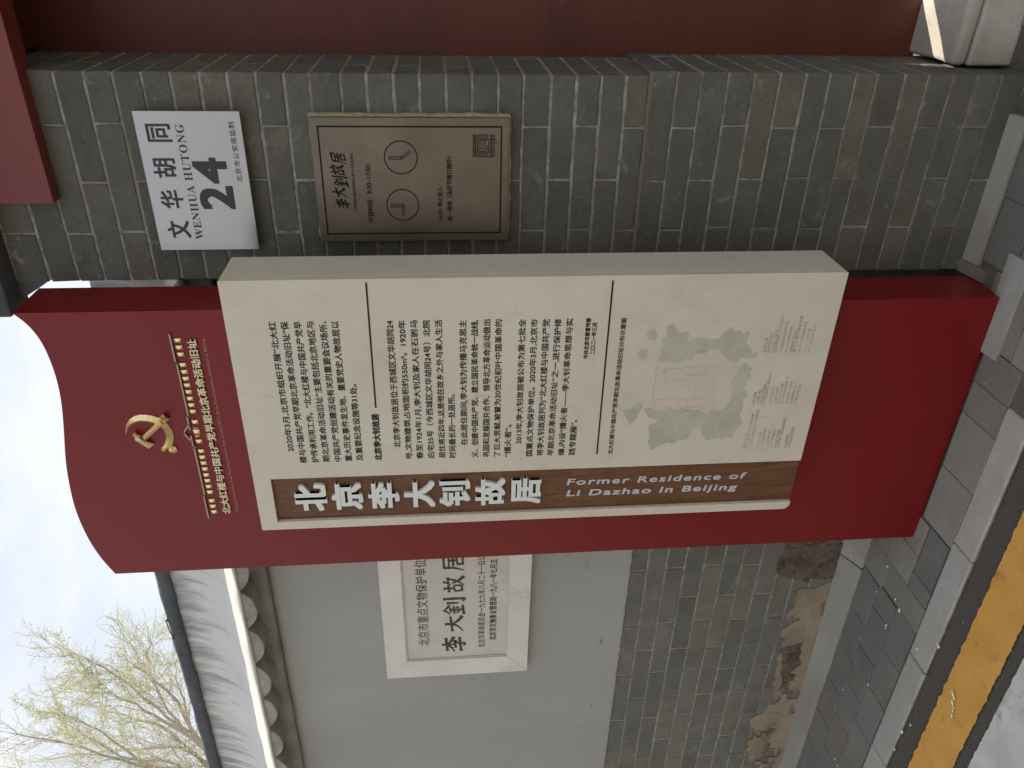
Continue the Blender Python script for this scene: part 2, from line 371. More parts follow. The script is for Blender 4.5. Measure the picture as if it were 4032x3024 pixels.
def m_stone(name, lo, hi, sc=20, spk=0.0, warm=0.0):
    g = G(name); v = g.map(rnd=True)
    base = g.ramp(g.rnd(), [(0, lo), (1, hi)])
    base = g.mix(g.ramp(g.noise(sc*.3, 6, .6, v), [(.3, 0), (.75, .55)]), base, g.mix(1, base, (.68, .67, .64), 'MULTIPLY'))
    base = g.mix(g.ramp(g.noise(170, 3, .6, v), [(.4, 0), (.7, .22)]), base, (.06, .06, .055))
    base = g.mix(g.ramp(g.noise(7, 7, .7), [(.5, 0), (.75, .35)]), base, (.27, .26, .23))
    if warm: base = g.mix(g.ramp(g.noise(3.1, 5, .6), [(.48, 0), (.66, warm)]), base, (.19, .155, .12))
    if spk:
        pm = g.math('MULTIPLY', g.ramp(g.vor(85), [(.05, 1), (.11, 0)]), g.ramp(g.noise(14, 3), [(.5, 0), (.6, spk)])); base = g.mix(pm, base, (.05, .05, .045))
    g.col(base).rough(.88).spec(.3).bump(g.noise(110, 6, .65, v), .0016)
    return g.m
M['paver'] = m_stone('dark_paver', (.155, .151, .137), (.182, .177, .160), 14, .2, .35)
M['slab'] = m_stone('grey_slab', (.205, .199, .177), (.27, .262, .236), 14, .3, .6)
M['kerb'] = m_stone('pale_kerb_stone', (.35, .34, .315), (.43, .42, .385), 24, .9, .15)
M['edging'] = m_stone('cement_edging', (.315, .305, .28), (.375, .365, .335), 10, .3, .35)
M['step'] = m_stone('worn_step_stone', (.54, .52, .48), (.60, .58, .545), 6, .2, .3)
M['bed'] = m_stone('paving_bed', (.12, .105, .085), (.13, .115, .09), 20, .4, .5)

g = G('asphalt'); n = g.noise(300, 3, .7); c = g.mix(g.ramp(n, [(.3, 0), (.75, 1)]), (.035, .030, .024), (.15, .135, .115))
c = g.mix(g.ramp(g.vor(160), [(.08, .5), (.2, 0)]), c, (.30, .28, .24)); g.col(c).rough(.92).bump(g.noise(260, 4, .7), .005); M['asphalt'] = g.m
def m_paint(name, a, b, wear):
    g = G(name); c = g.mix(g.ramp(g.noise(8, 6, .6), [(.35, 0), (.7, 1)]), a, b)
    wr = g.math('MULTIPLY', g.ramp(g.noise(6.5, 7, .72), [(.56, 0), (.68, wear)]), g.ramp(g.noise(150, 3, .7), [(.35, .3), (.55, 1)]))
    c = g.mix(wr, c, (.10, .095, .085)); g.col(c).rough(.75).bump(g.noise(220, 4, .7), .0025); return g.m
M['yellow'] = m_paint('yellow_road_paint', (.58, .30, .05), (.68, .37, .075), .85)
M['whitepaint'] = m_paint('white_road_paint', (.46, .47, .44), (.62, .62, .59), .7)
g = G('far_ground'); g.col(g.mix(g.noise(3, 5), (.26, .255, .24), (.32, .31, .29))).rough(.95); M['far'] = g.m
M['petal'] = plain('white_petal', (.72, .71, .66), .6)
g = G('bark'); g.col(g.mix(g.noise(30, 5), (.32, .29, .25), (.46, .43, .37))).rough(.9); M['bark'] = g.m
g = G('spring_leaf'); g.col(g.ramp(g.noise(3.5, 3), [(.3, (.46, .48, .27)), (.7, (.58, .58, .38))])).rough(.6)
tr = g.N.new('ShaderNodeBsdfTranslucent'); tr.inputs[0].default_value = (.62, .68, .34, 1); ms = g.N.new('ShaderNodeMixShader'); ms.inputs[0].default_value = .45
g.L.new(g.p.outputs[0], ms.inputs[1]); g.L.new(tr.outputs[0], ms.inputs[2]); g.L.new(ms.outputs[0], g.N['Material Output'].inputs[0]); M['leaf'] = g.m
M['wire'] = plain('dark_wire', (.03, .03, .03), .6)
g = G('opposite_wall'); g.col(g.mix(g.noise(2, 5), (.48, .46, .42), (.56, .535, .48))).rough(.9); M['opp'] = g.m

# ------------------------------------------------------------------ ground, road, pavement
def sheet(x0, x1, y0, y1, z, jag=0.0, step=.012, seed=0, thick=0.0):
    bm = bmesh.new(); n = max(1, int((x1-x0)/step)) if jag else 1; rows = []
    for i in range(n+1):
        x = x0+(x1-x0)*i/n
        j = lambda s: jag*(noise.noise(Vector((x*34+s, seed, 0)))+.6*noise.noise(Vector((x*90+s, seed+4, 0)))) if jag else 0
        rows.append((bm.verts.new((x, y0+j(0), z)), bm.verts.new((x, y1+j(50), z))))
    for a, b in zip(rows, rows[1:]): bm.faces.new((a[0], b[0], b[1], a[1]))
    return bm
tag(bm_obj('ground', sheet(-60, 60, -60, 60, -.032), M['far']), kind='structure')
pav = tag(bm_obj('pavement', sheet(-8, 6, 1.5525, 2.6, -.0065), M['bed']), kind='structure')
road = tag(bm_obj('road', sheet(-12, 10, -3.0, 1.556, -.0105, .004, .02, 3), M['asphalt']), kind='structure')
bm_obj('yellow_line', sheet(-6, 4, 1.330, 1.474, -.0045, .0055, .006, 11), M['yellow'], road)
bm_obj('white_line', sheet(-6, 4, .93, 1.287, -.0045, .004, .006, 17), M['whitepaint'], road)

_pc = {}
def slab(name, x0, x1, y0, y1, top, mat, parent, t=.022, bev=.002, gap=.0012, var=0):
    """one stone: shares its mesh with every stone of the same size"""
    lx, ly = round(x1-x0-2*gap, 3), round(y1-y0-2*gap, 3)
    key = (lx, ly, t, bev, mat.name, var)
    if key not in _pc:
        bm = bmesh.new(); add_box(bm, -lx/2, lx/2, -ly/2, ly/2, -t, 0, bev, 1)
        if lx > .4: bmesh.ops.subdivide_edges(bm, edges=[e for e in bm.edges if e.calc_length() > .3], cuts=14)
        for v in bm.verts: v.co += Vector((random.uniform(-1, 1), random.uniform(-1, 1), random.uniform(-.4, .4)))*.0012
        me = bpy.data.meshes.new(name); bm.to_mesh(me); bm.free(); me.materials.append(mat); _pc[key] = me
    o = link(name, _pc[key], None, parent); o.location = ((x0+x1)/2, (y0+y1)/2, top+random.uniform(-.0008, .0012))
    o.rotation_euler = (random.uniform(-.004, .004), random.uniform(-.004, .004), random.uniform(-.004, .004))
    return o
# three rows of small pavers in running bond (left part)
for y0, y1, x0 in ((1.882, 1.987, -1.975), (1.767, 1.882, -2.063), (1.653, 1.767, -1.950)):
    x = x0
    if y0 > 1.75 and y0 < 1.8: slab('paver', -2.063, -1.962, y0, y1, 0, M['paver'], pav)
    if y0 > 1.88: slab('paver', -2.172, -1.975, y0, y1, 0, M['paver'], pav); x = -2.172
    while x > -3.9:
        slab('paver', x-.1945, x, y0, y1, 0, M['paver'], pav); x -= .1945
# larger slabs in front of the sign
for a in ((-1.955, -1.845, 1.653, 1.868, 'slab'), (-1.845, -1.780, 1.653, 1.757, 'paver'), (-1.780, -1.592, 1.653, 1.754, 'paver'),
          (-1.972, -1.845, 1.868, 2.01, 'slab'), (-1.845, -1.72, 1.760, 1.90, 'slab'), (-1.72, -1.597, 1.760, 1.90, 'slab'), (-1.845, -1.60, 1.90, 2.03, 'slab'),
          (-1.588, -1.385, 1.648, 1.800, 'slab'), (-1.385, -1.192, 1.648, 1.800, 'slab'), (-1.192, -1.090, 1.648, 1.800, 'slab'), (-1.090, -.978, 1.648, 1.800, 'paver'),
          (-.978, -.78, 1.70, 1.86, 'slab'), (-.978, -.70, 1.57, 1.698, 'slab'), (-.78, -.50, 1.70, 1.80, 'paver'), (-.70, -.45, 1.57, 1.698, 'slab'),
          (-.78, -.60, 1.802, 1.925, 'paver'), (-.60, -.36, 1.802, 1.925, 'paver'), (-.50, -.25, 1.70, 1.80, 'slab'), (-.36, -.10, 1.802, 1.925, 'slab'), (-.45, -.2, 1.57, 1.698, 'slab')):
    slab('paver', a[0], a[1], a[2], a[3], 0, M[a[4]], pav)
for i in range(6):
    for k in range(5): slab('paver', -.2+i*.3+.05*(k % 2), .1+i*.3+.05*(k % 2), 1.57+k*.125, 1.69+k*.125, 0, M['slab'], pav)
# pale kerb stones
for i in range(-1, 6):
    x1 = -1.558-i*.475
    if i < 0: x1 = -1.085
    slab('kerb_stone', (x1-.475) if i >= 0 else -1.558, x1, 1.554, 1.650, .001, M['kerb'], pav, bev=.004, var=i, gap=.002)
# cement edging between paving and wall: a low fillet that rises towards the sign
def fillet(name, x0, x1, yb, yf, zb0, zb1, mat, parent, n=24, zf=.002):
    bm = bmesh.new(); R = []
    for i in range(n+1):
        t = i/n; x = x0+(x1-x0)*t; wob = noise.noise(Vector((x*9, yb, 0)))*.003
        zb = zb0+(zb1-zb0)*t
        R.append([bm.verts.new(p) for p in ((x, yf+wob, -.02), (x, yf+wob, zf), (x, yf+(yb-yf)*.5, zf+(zb-zf)*.45+wob*.3), (x, yb, zb), (x, yb+.03, zb), (x, yb+.03, -.02))])
    for a, b in zip(R, R[1:]):
        for k in range(5): bm.faces.new((a[k], b[k], b[k+1], a[k+1]))
    for r in (R[0], list(reversed(R[-1]))): bm.faces.new(list(reversed(r)))
    return bm_obj(name, bm, mat, parent)
fillet('edging_strip', -3.9, -2.003, 2.079, 1.990, .004, .044, M['edging'], pav)
fillet('edging_strip', -1.997, -1.62, 2.079, 1.995, .045, .055, M['edging'], pav)
fillet('edging_strip', -.80, -.40, 1.994, 1.936, .012, .014, M['edging'], pav, 10)
fillet('edging_strip', -.835, -.802, 1.994, 1.90, .016, .016, M['slab'], pav, 6)
fillet('edging_strip', -1.0, -.72, 1.80, 1.745, .006, .006, M['edging'], pav, 10)

opp = box('alley_wall', -9, 8, -3.4, -3.1, -.03, 3.1, M['opp'], bev=.01)
tag(opp, 'plain grey rendered wall on the far side of the alley, behind the viewer', 'wall')
# ------------------------------------------------------------------ brick setting
_bc = {}
def brick(x0, x1, y0, y1, z0, z1, mat, parent, name='brick'):
    dx, dy, dz = round(x1-x0, 3), round(y1-y0, 3), round(z1-z0, 3); key = (dx, dy, dz, mat.name, random.randrange(2))
    if key not in _bc:
        bm = bmesh.new(); add_box(bm, -dx/2, dx/2, -dy/2, dy/2, -dz/2, dz/2, .0024, 1)
        bmesh.ops.subdivide_edges(bm, edges=[e for e in bm.edges if e.calc_length() > .09 and abs(e.verts[0].co.x-e.verts[1].co.x) > .05], cuts=6)
        for v in bm.verts: v.co += Vector((random.uniform(-1, 1)*.0014, random.uniform(-1, 1)*.0005, random.uniform(-1, 1)*.0014))
        me = bpy.data.meshes.new('brick'); bm.to_mesh(me); bm.free(); me.materials.append(mat); _bc[key] = me
    o = link(name, _bc[key], None, parent)
    o.location = ((x0+x1)/2, (y0+y1)/2-random.uniform(0, .0018), (z0+z1)/2)
    o.rotation_euler = (0, random.uniform(-.003, .003), 0)
    return o

# ---- brick pillar of the gateway
PY = 1.997
pil = empty('brick_pillar', (-.57, 2.15, 0), 'grey brick gateway pillar carrying the house number plate and the opening hours plaque', 'pillar')
rows = [2.594, 2.512, 2.440, 2.375, 2.309, 2.243, 2.18, 2.115, 2.049, 1.986, 1.922, 1.857, 1.797, 1.725, 1.663, 1.60, 1.539, 1.475, 1.412, 1.348, 1.287, 1.219,
        1.155, 1.095, 1.033, .975, .908, .846, .778, .712, .647, .58, .518, .451, .394, .322, .26, .195, .13, .064, -.004]
bm = bmesh.new(); add_box(bm, -.829, -.3160, PY+.0015, 2.30, .97, 2.66); add_box(bm, -.829, -.3060, PY-.001, 2.30, -.02, .97)
bm_obj('mortar', bm, M['mortar'], pil)
for i, (zt, zb) in enumerate(zip(rows, rows[1:])):
    low = zt < .98
    g2 = .0030 + random.uniform(-.0006, .0012)
    z0, z1 = zb+g2, zt-.0030; xr = -.3145 if not low else -.3045; yf = PY if not low else PY-.0035
    xl = -.833
    if (i % 2 == 1 and i >= 2) or i == 0 or (i == 1 and False):
        pass
    kind = 'A' if (i % 2 == 0) == (i >= 0) else 'B'
    # row [2.440,2.375] is i=2 -> A
    a = random.uniform(-.004, .004)
    if kind == 'A':
        brick(-.433+a, xr, yf, yf+.262, z0, z1, M['brick'], pil)
        brick(-.701+a, -.438+a, yf, yf+.12, z0, z1, M['brick'], pil)
        brick(xl, -.706+a, yf, yf+.262, z0, z1, M['brick'], pil)
        brick(xr-.12, xr, yf+.268, 2.32, z0, z1, M['brick'], pil)
    else:
        brick(-.568+a, xr, yf, yf+.125, z0, z1, M['brick'], pil)
        brick(xl, -.573+a, yf, yf+.125, z0, z1, M['brick'], pil)
        brick(xr-.12, xr, yf+.131, 2.32, z0, z1, M['brick'], pil)
box('joint', -.833, -.3035, PY-.0052, 2.20, .9685, .9780, M['brownjoint'], pil, bev=.001, seg=1)
# corbelled cornice: flares out to the left and the front
b = prism_bm([(-.833, 2.520), (-.815, 2.594), (-.815, 2.66), (-.925, 2.66), (-.912, 2.640), (-.872, 2.582), (-.850, 2.545)], 1.999, 2.33, .002)
bm_obj('corbel', b, M['cap'], pil)
bm = bmesh.new(); add_box(bm, -.900, -.30, 1.925, 2.03, 2.597, 2.66, .003); add_box(bm, -.925, -.30, 1.885, 2.07, 2.662, 2.73, .003)
bm_obj('cornice', bm, M['cap'], pil)
# patches of mortar smeared by the plates
# ---- gateway timberwork and roof
gate = empty('gateway', (.6, 2.3, 0), 'red painted wooden gateway in the shade at the right of the brick pillar', 'gateway')
box('beam', -.612, 2.4, 1.954, 2.02, 2.430, 2.592, M['redbeam'], gate, bev=.002)
box('door_jamb', -.318, -.155, 2.300, 2.36, .135, 2.60, M['redwood'], gate, bev=.003)
box('unseen_door_board', -.033, 2.4, 2.300, 2.36, .152, 2.60, M['redwood'], gate, bev=.003)
box('unseen_door_board', -.155, -.033, 2.305, 2.355, .70, 2.60, M['redwood'], gate, bev=.003)  # added filler out of view: closes the slit above so sun stays off the bricks
box('lintel_soffit', -.300, 2.4, 2.02, 2.30, 2.52, 2.59, M['redwood'], gate, bev=.002)
bm = bmesh.new(); add_box(bm, 2.4, 3.0, 1.997, 2.36, 0, 2.74); bm_obj('side_wall', bm, M['brick'], gate)
b = bmesh.new()
prof = [(1.68, 2.78), (1.68, 2.86), (2.25, 3.42), (2.40, 3.42), (3.20, 2.86), (3.20, 2.78), (2.36, 2.74), (1.99, 2.74)]
A_ = [b.verts.new((-.93, y, z)) for y, z in prof]; B_ = [b.verts.new((3.1, y, z)) for y, z in prof]
b.faces.new(A_); b.faces.new(list(reversed(B_)))
for i in range(len(prof)): b.faces.new((A_[i], B_[i], B_[(i+1) % len(prof)], A_[(i+1) % len(prof)]))
bm_obj('roof', b, M['cap'], gate)
# ---- stone step
stp = empty('stone_step', (.3, 2.2, 0), 'worn pale stone doorstep with a sliver of sun at the foot of the red doorway', 'step')
def rough_stone(name, x0, x1, y0, y1, z0, z1, mat, parent, amp=.004, bev=.012):
    bm = bmesh.new(); add_box(bm, x0, x1, y0, y1, z0, z1, bev, 3)
    bmesh.ops.subdivide_edges(bm, edges=[e for e in bm.edges if e.calc_length() > .06], cuts=8, use_grid_fill=True)
    for v in bm.verts: v.co += Vector([noise.noise(v.co*9+Vector((k*7, 0, 0))) for k in range(3)])*amp
    return bm_obj(name, bm, mat, parent, smooth=True)
rough_stone('slab', -.296, .62, 2.083, 2.345, .110, .150, M['step'], stp)
rough_stone('slab', .625, 1.5, 2.083, 2.345, .110, .148, M['step'], stp)
rough_stone('riser', -.296, 1.5, 2.078, 2.33, -.01, .109, M['step'], stp, .004, .008)

# ------------------------------------------------------------------ boundary wall at the left
WY = 2.08
wal = empty('boundary_wall', (-2.4, 2.25, 0), 'grey plastered courtyard wall on a grey brick base with a white scalloped coping', 'wall')
WX0, WX1 = -6.0, -.834
bm = bmesh.new(); add_box(bm, WX0, WX1, WY+.0015, 2.42, -.02, .838); bm_obj('mortar', bm, M['mortar'], wal)
crs = [.838, .773, .702, .632, .560, .487, .415, .343, .270, .198, .126, .054, -.015]
for i, (zt, zb) in enumerate(zip(crs, crs[1:])):
    off = -2.037 if i % 2 == 0 else -2.183
    off += random.uniform(-.008, .008)
    x = off + .2845*4
    while x > -4.6:
        x1 = min(x, WX1-.004); x0 = x-.2845
        if x1-x0 > .03:
            brick(x0+.0035, x1-.0035, WY, WY+.12, zb+.0036, zt-.0036, M['brick_left'], wal)
        x -= .2845
# plaster field (rough lower lip)
bm = bmesh.new(); n = 420; R = []
for i in range(n+1):
    x = WX0+(WX1-WX0)*i/n; j = .0035*noise.noise(Vector((x*30, 0, 0)))+.003*noise.noise(Vector((x*80, 3, 0)))
    R.append([bm.verts.new(p) for p in ((x, WY+.02, .835+j), (x, WY-.004, .836+j), (x, WY-.006, .842+j), (x, WY-.006, 2.12), (x, WY+.02, 2.12))])
for a, c2 in zip(R, R[1:]):
    for k in range(4): bm.faces.new((a[k], c2[k], c2[k+1], a[k+1]))
bm_obj('plaster', bm, M['plaster'], wal)
bm = bmesh.new(); add_box(bm, WX0, WX1, WY+.02, 2.42, .8385, 2.190); bm_obj('wall_core', bm, M['plaster'], wal)
# swept mouldings
def sweep(name, prof, x0, x1, mat, n=160, amp=.0025, parent=wal, smooth=True, closed=True, freq=7):
    bm = bmesh.new(); R = []
    for i in range(n+1):
        x = x0+(x1-x0)*i/n; r = []
        for k, (y, z) in enumerate(prof):
            r.append(bm.verts.new((x, y+amp*noise.noise(Vector((x*freq, k*.6, 1))), z+amp*noise.noise(Vector((x*freq, k*.6, 9))))))
        R.append(r)
    m_ = len(prof)
    for a, c2 in zip(R, R[1:]):
        for k in range(m_ if closed else m_-1): bm.faces.new((a[k], c2[k], c2[(k+1) % m_], a[(k+1) % m_]))
    if closed: bm.faces.new(R[0]); bm.faces.new(list(reversed(R[-1])))
    return bm_obj(name, bm, mat, parent, smooth=smooth)
sweep('drip_band', [(2.095, 2.118), (2.046, 2.116), (2.040, 2.122), (2.040, 2.165), (2.05, 2.20), (2.095, 2.20)], WX0, WX1, M['ledge'], smooth=False)
cove = [(2.045, 2.257)]
for i in range(12):
    th = rad(35+(i+.5)/12*50); y, z = cove[-1]; cove.append((y+.02*math.cos(th), z+.02*math.sin(th)))          # slope steepens from the lip to the cap
sy = (2.176-2.045)/(cove[-1][0]-2.045); sz = (2.500-2.257)/(cove[-1][1]-2.257)
cove = [(2.045+(y-2.045)*sy, 2.257+(z-2.257)*sz) for y, z in cove]
prof = [(1.966, 2.193), (1.9645, 2.199), (1.968, 2.204), (2.005, 2.230)] + cove + [(2.34, 2.51), (2.34, 2.19), (2.1, 2.193)]
sweep('coping', prof, WX0, WX1, M['cove'], 260, .003)
sweep('cap', [(2.168, 2.494), (2.160, 2.498), (2.160, 2.533), (2.170, 2.545), (2.26, 2.575), (2.36, 2.54), (2.36, 2.494)], WX0, -1.16, M['cap'], 300, .004, freq=11)
# scallops: rounded ends of the coping tiles
pitch = .1784; ch = pitch/2-.002; sag = .043; R0 = (ch*ch+sag*sag)/(2*sag); a0 = math.asin(ch/R0)
sc_m = []
for k in range(3):
    pts = [(R0*math.sin(a), -R0*math.cos(a)+R0-sag) for a in [a0*(2*i/14-1) for i in range(15)]]
    b = prism_bm([(x, z) for x, z in pts], 0, .16, .003, 2)
    for v in b.verts: v.co += Vector([noise.noise(v.co*22+Vector((j*5+k*11, 0, 0))) for j in range(3)])*.0035
    me = bpy.data.meshes.new('tile_end'); bmesh.ops.recalc_face_normals(b, faces=b.faces); b.to_mesh(me); b.free(); me.materials.append(M['tileend']); sc_m.append(me)
x = -1.854+pitch*5
i = 0
while x > -5.0:
    if x < WX1-.09:
        o = link('tile_end', sc_m[i % 3], None, wal); o.location = (x+random.uniform(-.003, .003), 1.972+random.uniform(-.002, .002), 2.1945+random.uniform(-.003, .001)); o.rotation_euler = (0, random.uniform(-.03, .03), 0)
    x -= pitch; i += 1
# ochre cement patches spread over the lowest courses
def patch(px, amp, seed, yy=WY-.0022, th=.0012, mat=None):
    pts = []
    for a, c2 in zip(px, px[1:]+px[:1]):
        for k in range(14):
            t = k/14; x_, z_ = a[0]+(c2[0]-a[0])*t, a[1]+(c2[1]-a[1])*t
            q = Vector((x_*24, z_*24, seed)); d = 1 if z_ > .03 else 0
            pts.append((x_+amp*noise.noise(q)*d, z_+amp*noise.noise(q+Vector((9, 9, 9)))*d))
    return bm_obj('cement_patch', prism_bm(pts, yy, yy+th, 0), mat or M['render'], wal)
def wz(tx, ty): p = at(2688+tx*.6076, 2016+ty*.6076, WY); return (p.x, p.z)
patch([wz(735, 505), wz(860, 495), wz(965, 440), (wz(965, 440)[0], -.01), (wz(660, 1060)[0]-.35, -.01), (wz(660, 1060)[0]-.4, wz(610, 900)[1]), wz(565, 1230), wz(610, 1010), wz(640, 850), wz(650, 700), wz(715, 620)], .012, 2)
patch([wz(425, 1340), wz(530, 1290), wz(640, 1310), wz(735, 1330), (wz(735, 1330)[0], -.01), (-4.3, -.01), (-4.3, .16), wz(440, 1650), wz(400, 1480)], .014, 5, WY-.0038, .001)
patch([(-1.97, .27), (-1.6, .28), (-1.6, .0), (-2.12, .0), (-2.13, .14), (-2.10, .27)], .016, 8, WY-.0035, .001, M['dirt'])
patch([wz(640, 880), wz(760, 850), wz(770, 1010), wz(640, 1130)], .02, 12, WY-.0054, .001, M['dirt'])

# ------------------------------------------------------------------ information sign
sg = empty('information_sign', (-1.26, 1.88, 0), 'tall red standing sign with a wavy top, a gold emblem and a cream text panel', 'sign')
RY = 1.807
top = [(-.834, 2.526), (-.858, 2.505), (-.885, 2.490), (-.916, 2.480), (-.950, 2.475), (-.992, 2.4725), (-1.042, 2.4738), (-1.102, 2.481), (-1.173, 2.4945),
       (-1.237, 2.508), (-1.292, 2.518), (-1.349, 2.525), (-1.403, 2.5295), (-1.446, 2.5305), (-1.494, 2.528), (-1.548, 2.5215), (-1.599, 2.5105), (-1.642, 2.4965), (-1.683, 2.479)]
def smooth_pts(p, n=3):
    o = []
    for i in range(len(p)-1):
        a = p[max(i-1, 0)]; b_ = p[i]; c_ = p[i+1]; d = p[min(i+2, len(p)-1)]
        for k in range(n):
            t = k/n
            o.append(tuple(.5*(2*b_[j]+(c_[j]-a[j])*t+(2*a[j]-5*b_[j]+4*c_[j]-d[j])*t*t+(3*b_[j]-a[j]-3*c_[j]+d[j])*t**3) for j in (0, 1)))
    return o+[p[-1]]
outl = smooth_pts(top) + [(-1.679, .0), (-.838, .0)]
bm_obj('body', prism_bm(outl, RY, 1.957, .0015, 1), M['red'], sg)
# cream panel: a plate with a slot for the wooden strip, on a box that overhangs at the right
PF = 1.700; PS = 1.722
XR, ZT, ZB = -.7135, 2.004, .511; XL = -1.449
Q = lambda x, y: at(960+x*.5424, 1200+y*.5424, PF)       # text zoom A
Q5 = lambda x, y: at(1800+x*.5425, 1200+y*.5425, PF)     # text zoom B
n1 = Q(195, 1262); n2 = Q(240, 1568)
nr = (n1.x+at(3153, 1816, PF).x)/2; nl = (n2.x+at(3107, 1980, PF).x)/2; nt_ = (n1.z+n2.z)/2
box('panel_box', XL, XR, PS, 1.85, ZB, ZT, M['cream'], sg, bev=.003)
plate = [(XL+.003, ZT), (XR-.002, ZT), (XR, ZT-.003), (XR, ZB+.002), (XR-.002, ZB), (nr, ZB), (nr, nt_), (nl, nt_), (nl, ZB), (XL+.012, ZB), (XL, ZB+.012), (XL, ZT-.003)]
pn = bm_obj('text_panel', prism_bm(plate, PF, PS-.0006, .0018, 2), M['cream'], sg)
strip = box('wooden_strip', nl+.001, nr-.001, PF+.010, PS+.001, ZB-.003, nt_-.001, M['wood'], sg, bev=.0005)
SY = PF+.010
acc = ([], [])
W5 = lambda x, y: at(1800+x*.5425, 1200+y*.5425, SY-.010)
WA = lambda x, y: at(960+x*.5424, 1200+y*.5424, SY-.010)
for ch_, f_, (xa, xb, yl, yr) in (('北', WA, (367, 603, 1495, 1303)), ('京', WA, (636, 864, 1485, 1298)), ('李', WA, (903, 1129, 1476, 1290)), ('大', WA, (1163, 1388, 1468, 1283)),
                                  ('钊', WA, (1420, 1644, 1458, 1277)), ('故', W5, (132, 350, 1450, 1264)), ('居', W5, (393, 609, 1440, 1258))):
    bl = f_(xb, yl); br = f_(xb, yr); tl = f_(xa, yl)
    a_ = ([], [])
    bl.z = br.z = (f_(xb, (yl+yr)/2)).z; h_ = f_(xa, (yl+yr)/2).z-bl.z
    bl.y = br.y = SY
    put_text(a_, ch_, bl, br, h_, bold=.036, depth=.010, gap=-.0002)
    acc_obj('raised_character', a_, M['white_letter'], strip)
# english lines run down the strip
acc = ([], [])
s0 = at(2231, 1908, SY); s1 = at(2936, 1885, SY); s1.x = s0.x = (s0.x+s1.x)/2
put_text(acc, 'Former Residence of', s0, s1, .0225, up=Vector((1, 0, 0)), bold=.032, depth=.001, sp=1.16, shear=.12)
word_objs('english_word', acc, Vector((0, 0, -1)), 3, M['grey_letter'], strip); acc = ([], [])
s0 = at(2229, 1958, SY); s1 = at(2898, 1937, SY); s1.x = s0.x = (s0.x+s1.x)/2
put_text(acc, 'Li Dazhao in Beijing', s0, s1, .0225*1.27, up=Vector((1, 0, 0)), bold=.032, depth=.001, sp=1.16, shear=.12)
word_objs('english_word', acc, Vector((0, 0, -1)), 4, M['grey_letter'], strip)

acc = ([], [])
H = .0186
def ln(s, a, c_, q=Q, h=H, bold=.020, A=None):
    BL, BR = q(*a), q(*c_); zc = (BL.z+BR.z)/2
    BL.z = BR.z = zc
    a2 = A or ([], []); put_text(a2, s, BL, BR, h, bold=bold)
    if A is None: acc_obj('text_line', a2, M['ink'], pn)
for s, a, c_ in (('2020年3月,北京市组织开展“北大红', (360, 1065), (243, 122)), ('楼与中国共产党早期北京革命活动旧址”保', (448, 1148), (335, 122)),
                 ('护传承利用工作。“北大红楼与中国共产党早', (537, 1145), (428, 120)), ('期北京革命活动旧址”主要包括北京地区与', (620, 1140), (515, 120)),
                 ('中国共产党创建活动有关的重要会议场所、', (703, 1137), (608, 118)), ('重大历史事件发生地、重要党史人物故居以', (785, 1135), (692, 117)),
                 ('及重要纪念设施等31处。', (862, 1132), (825, 575)),
                 ('北京李大钊故居位于西城区文华胡同24', (1137, 1035), (1090, 115)), ('号,文物建筑占地面积约550m²。1920年', (1220, 1120), (1182, 112)),
                 ('春至1924年1月,李大钊及家人在石驸马', (1300, 1118), (1268, 110)), ('后宅35号（今西城区文华胡同24号）北院', (1380, 1115), (1358, 110)),
                 ('居住将近四年,这是他在故乡之外与家人生活', (1462, 1112), (1446, 108)), ('时间最长的一处居所。', (1540, 1110), (1533, 650))):
    ln(s, a, c_)
for s, a, c_ in (('在此居住期间,李大钊为传播马克思主', (75, 1018), (72, 110)), ('义、创建中国共产党、建立国民革命统一战线,', (150, 1108), (160, 110)),
                 ('巩固和发展国共合作、领导北方革命运动做出', (232, 1105), (247, 105)), ('了巨大贡献,被誉为20世纪初叶中国革命的', (312, 1103), (332, 105)),
                 ('“播火者”。', (390, 1103), (395, 870)), ('2013年,李大钊故居被公布为第七批全', (468, 1008), (505, 103)),
                 ('国重点文物保护单位。2020年3月,北京市', (545, 1098), (592, 103)), ('将李大钊故居列为“北大红楼与中国共产党', (622, 1095), (678, 103)),
                 ('早期北京革命活动旧址”之一,进行保护修', (700, 1093), (762, 100)), ('缮,内设“播火者——李大钊革命思想与实', (777, 1092), (848, 98)),
                 ('践专题展”。', (855, 1090), (875, 835))):
    ln(s, a, c_, Q5)
ln('北京李大钊故居', (1002, 1130), (985, 790), Q, .0200, .040)
ln('中共北京市委宣传部', (948, 390), (975, 95), Q5, .0128, .035)
ln('二〇二一年三月', (1000, 360), (1018, 130), Q5, .0128, .035)
def rule(name, x0, x1, z, t, mat, parent, y=PF, e=.0007):
    return box(name, x0, x1, y-e, y+.0005, z-t/2, z+t/2, mat, parent, bev=0)
a = Q(950, 747); c_ = at(1446, 1112, PF); rule('rule', a.x, c_.x, (a.z+c_.z)/2, .0042, M['ink'], pn)
a = Q5(1012, 1083); c_ = at(2415, 1104, PF); rule('rule', a.x, c_.x, (a.z+c_.z)/2, .0042, M['ink'], pn)
acc = ([], [])
ln('北大红楼与中国共产党早期北京革命活动旧址分布示意图', (1125, 1083), (1235, 95), Q5, .0138, .030, acc)
acc_obj('map_title', acc, M['maroon'], pn)
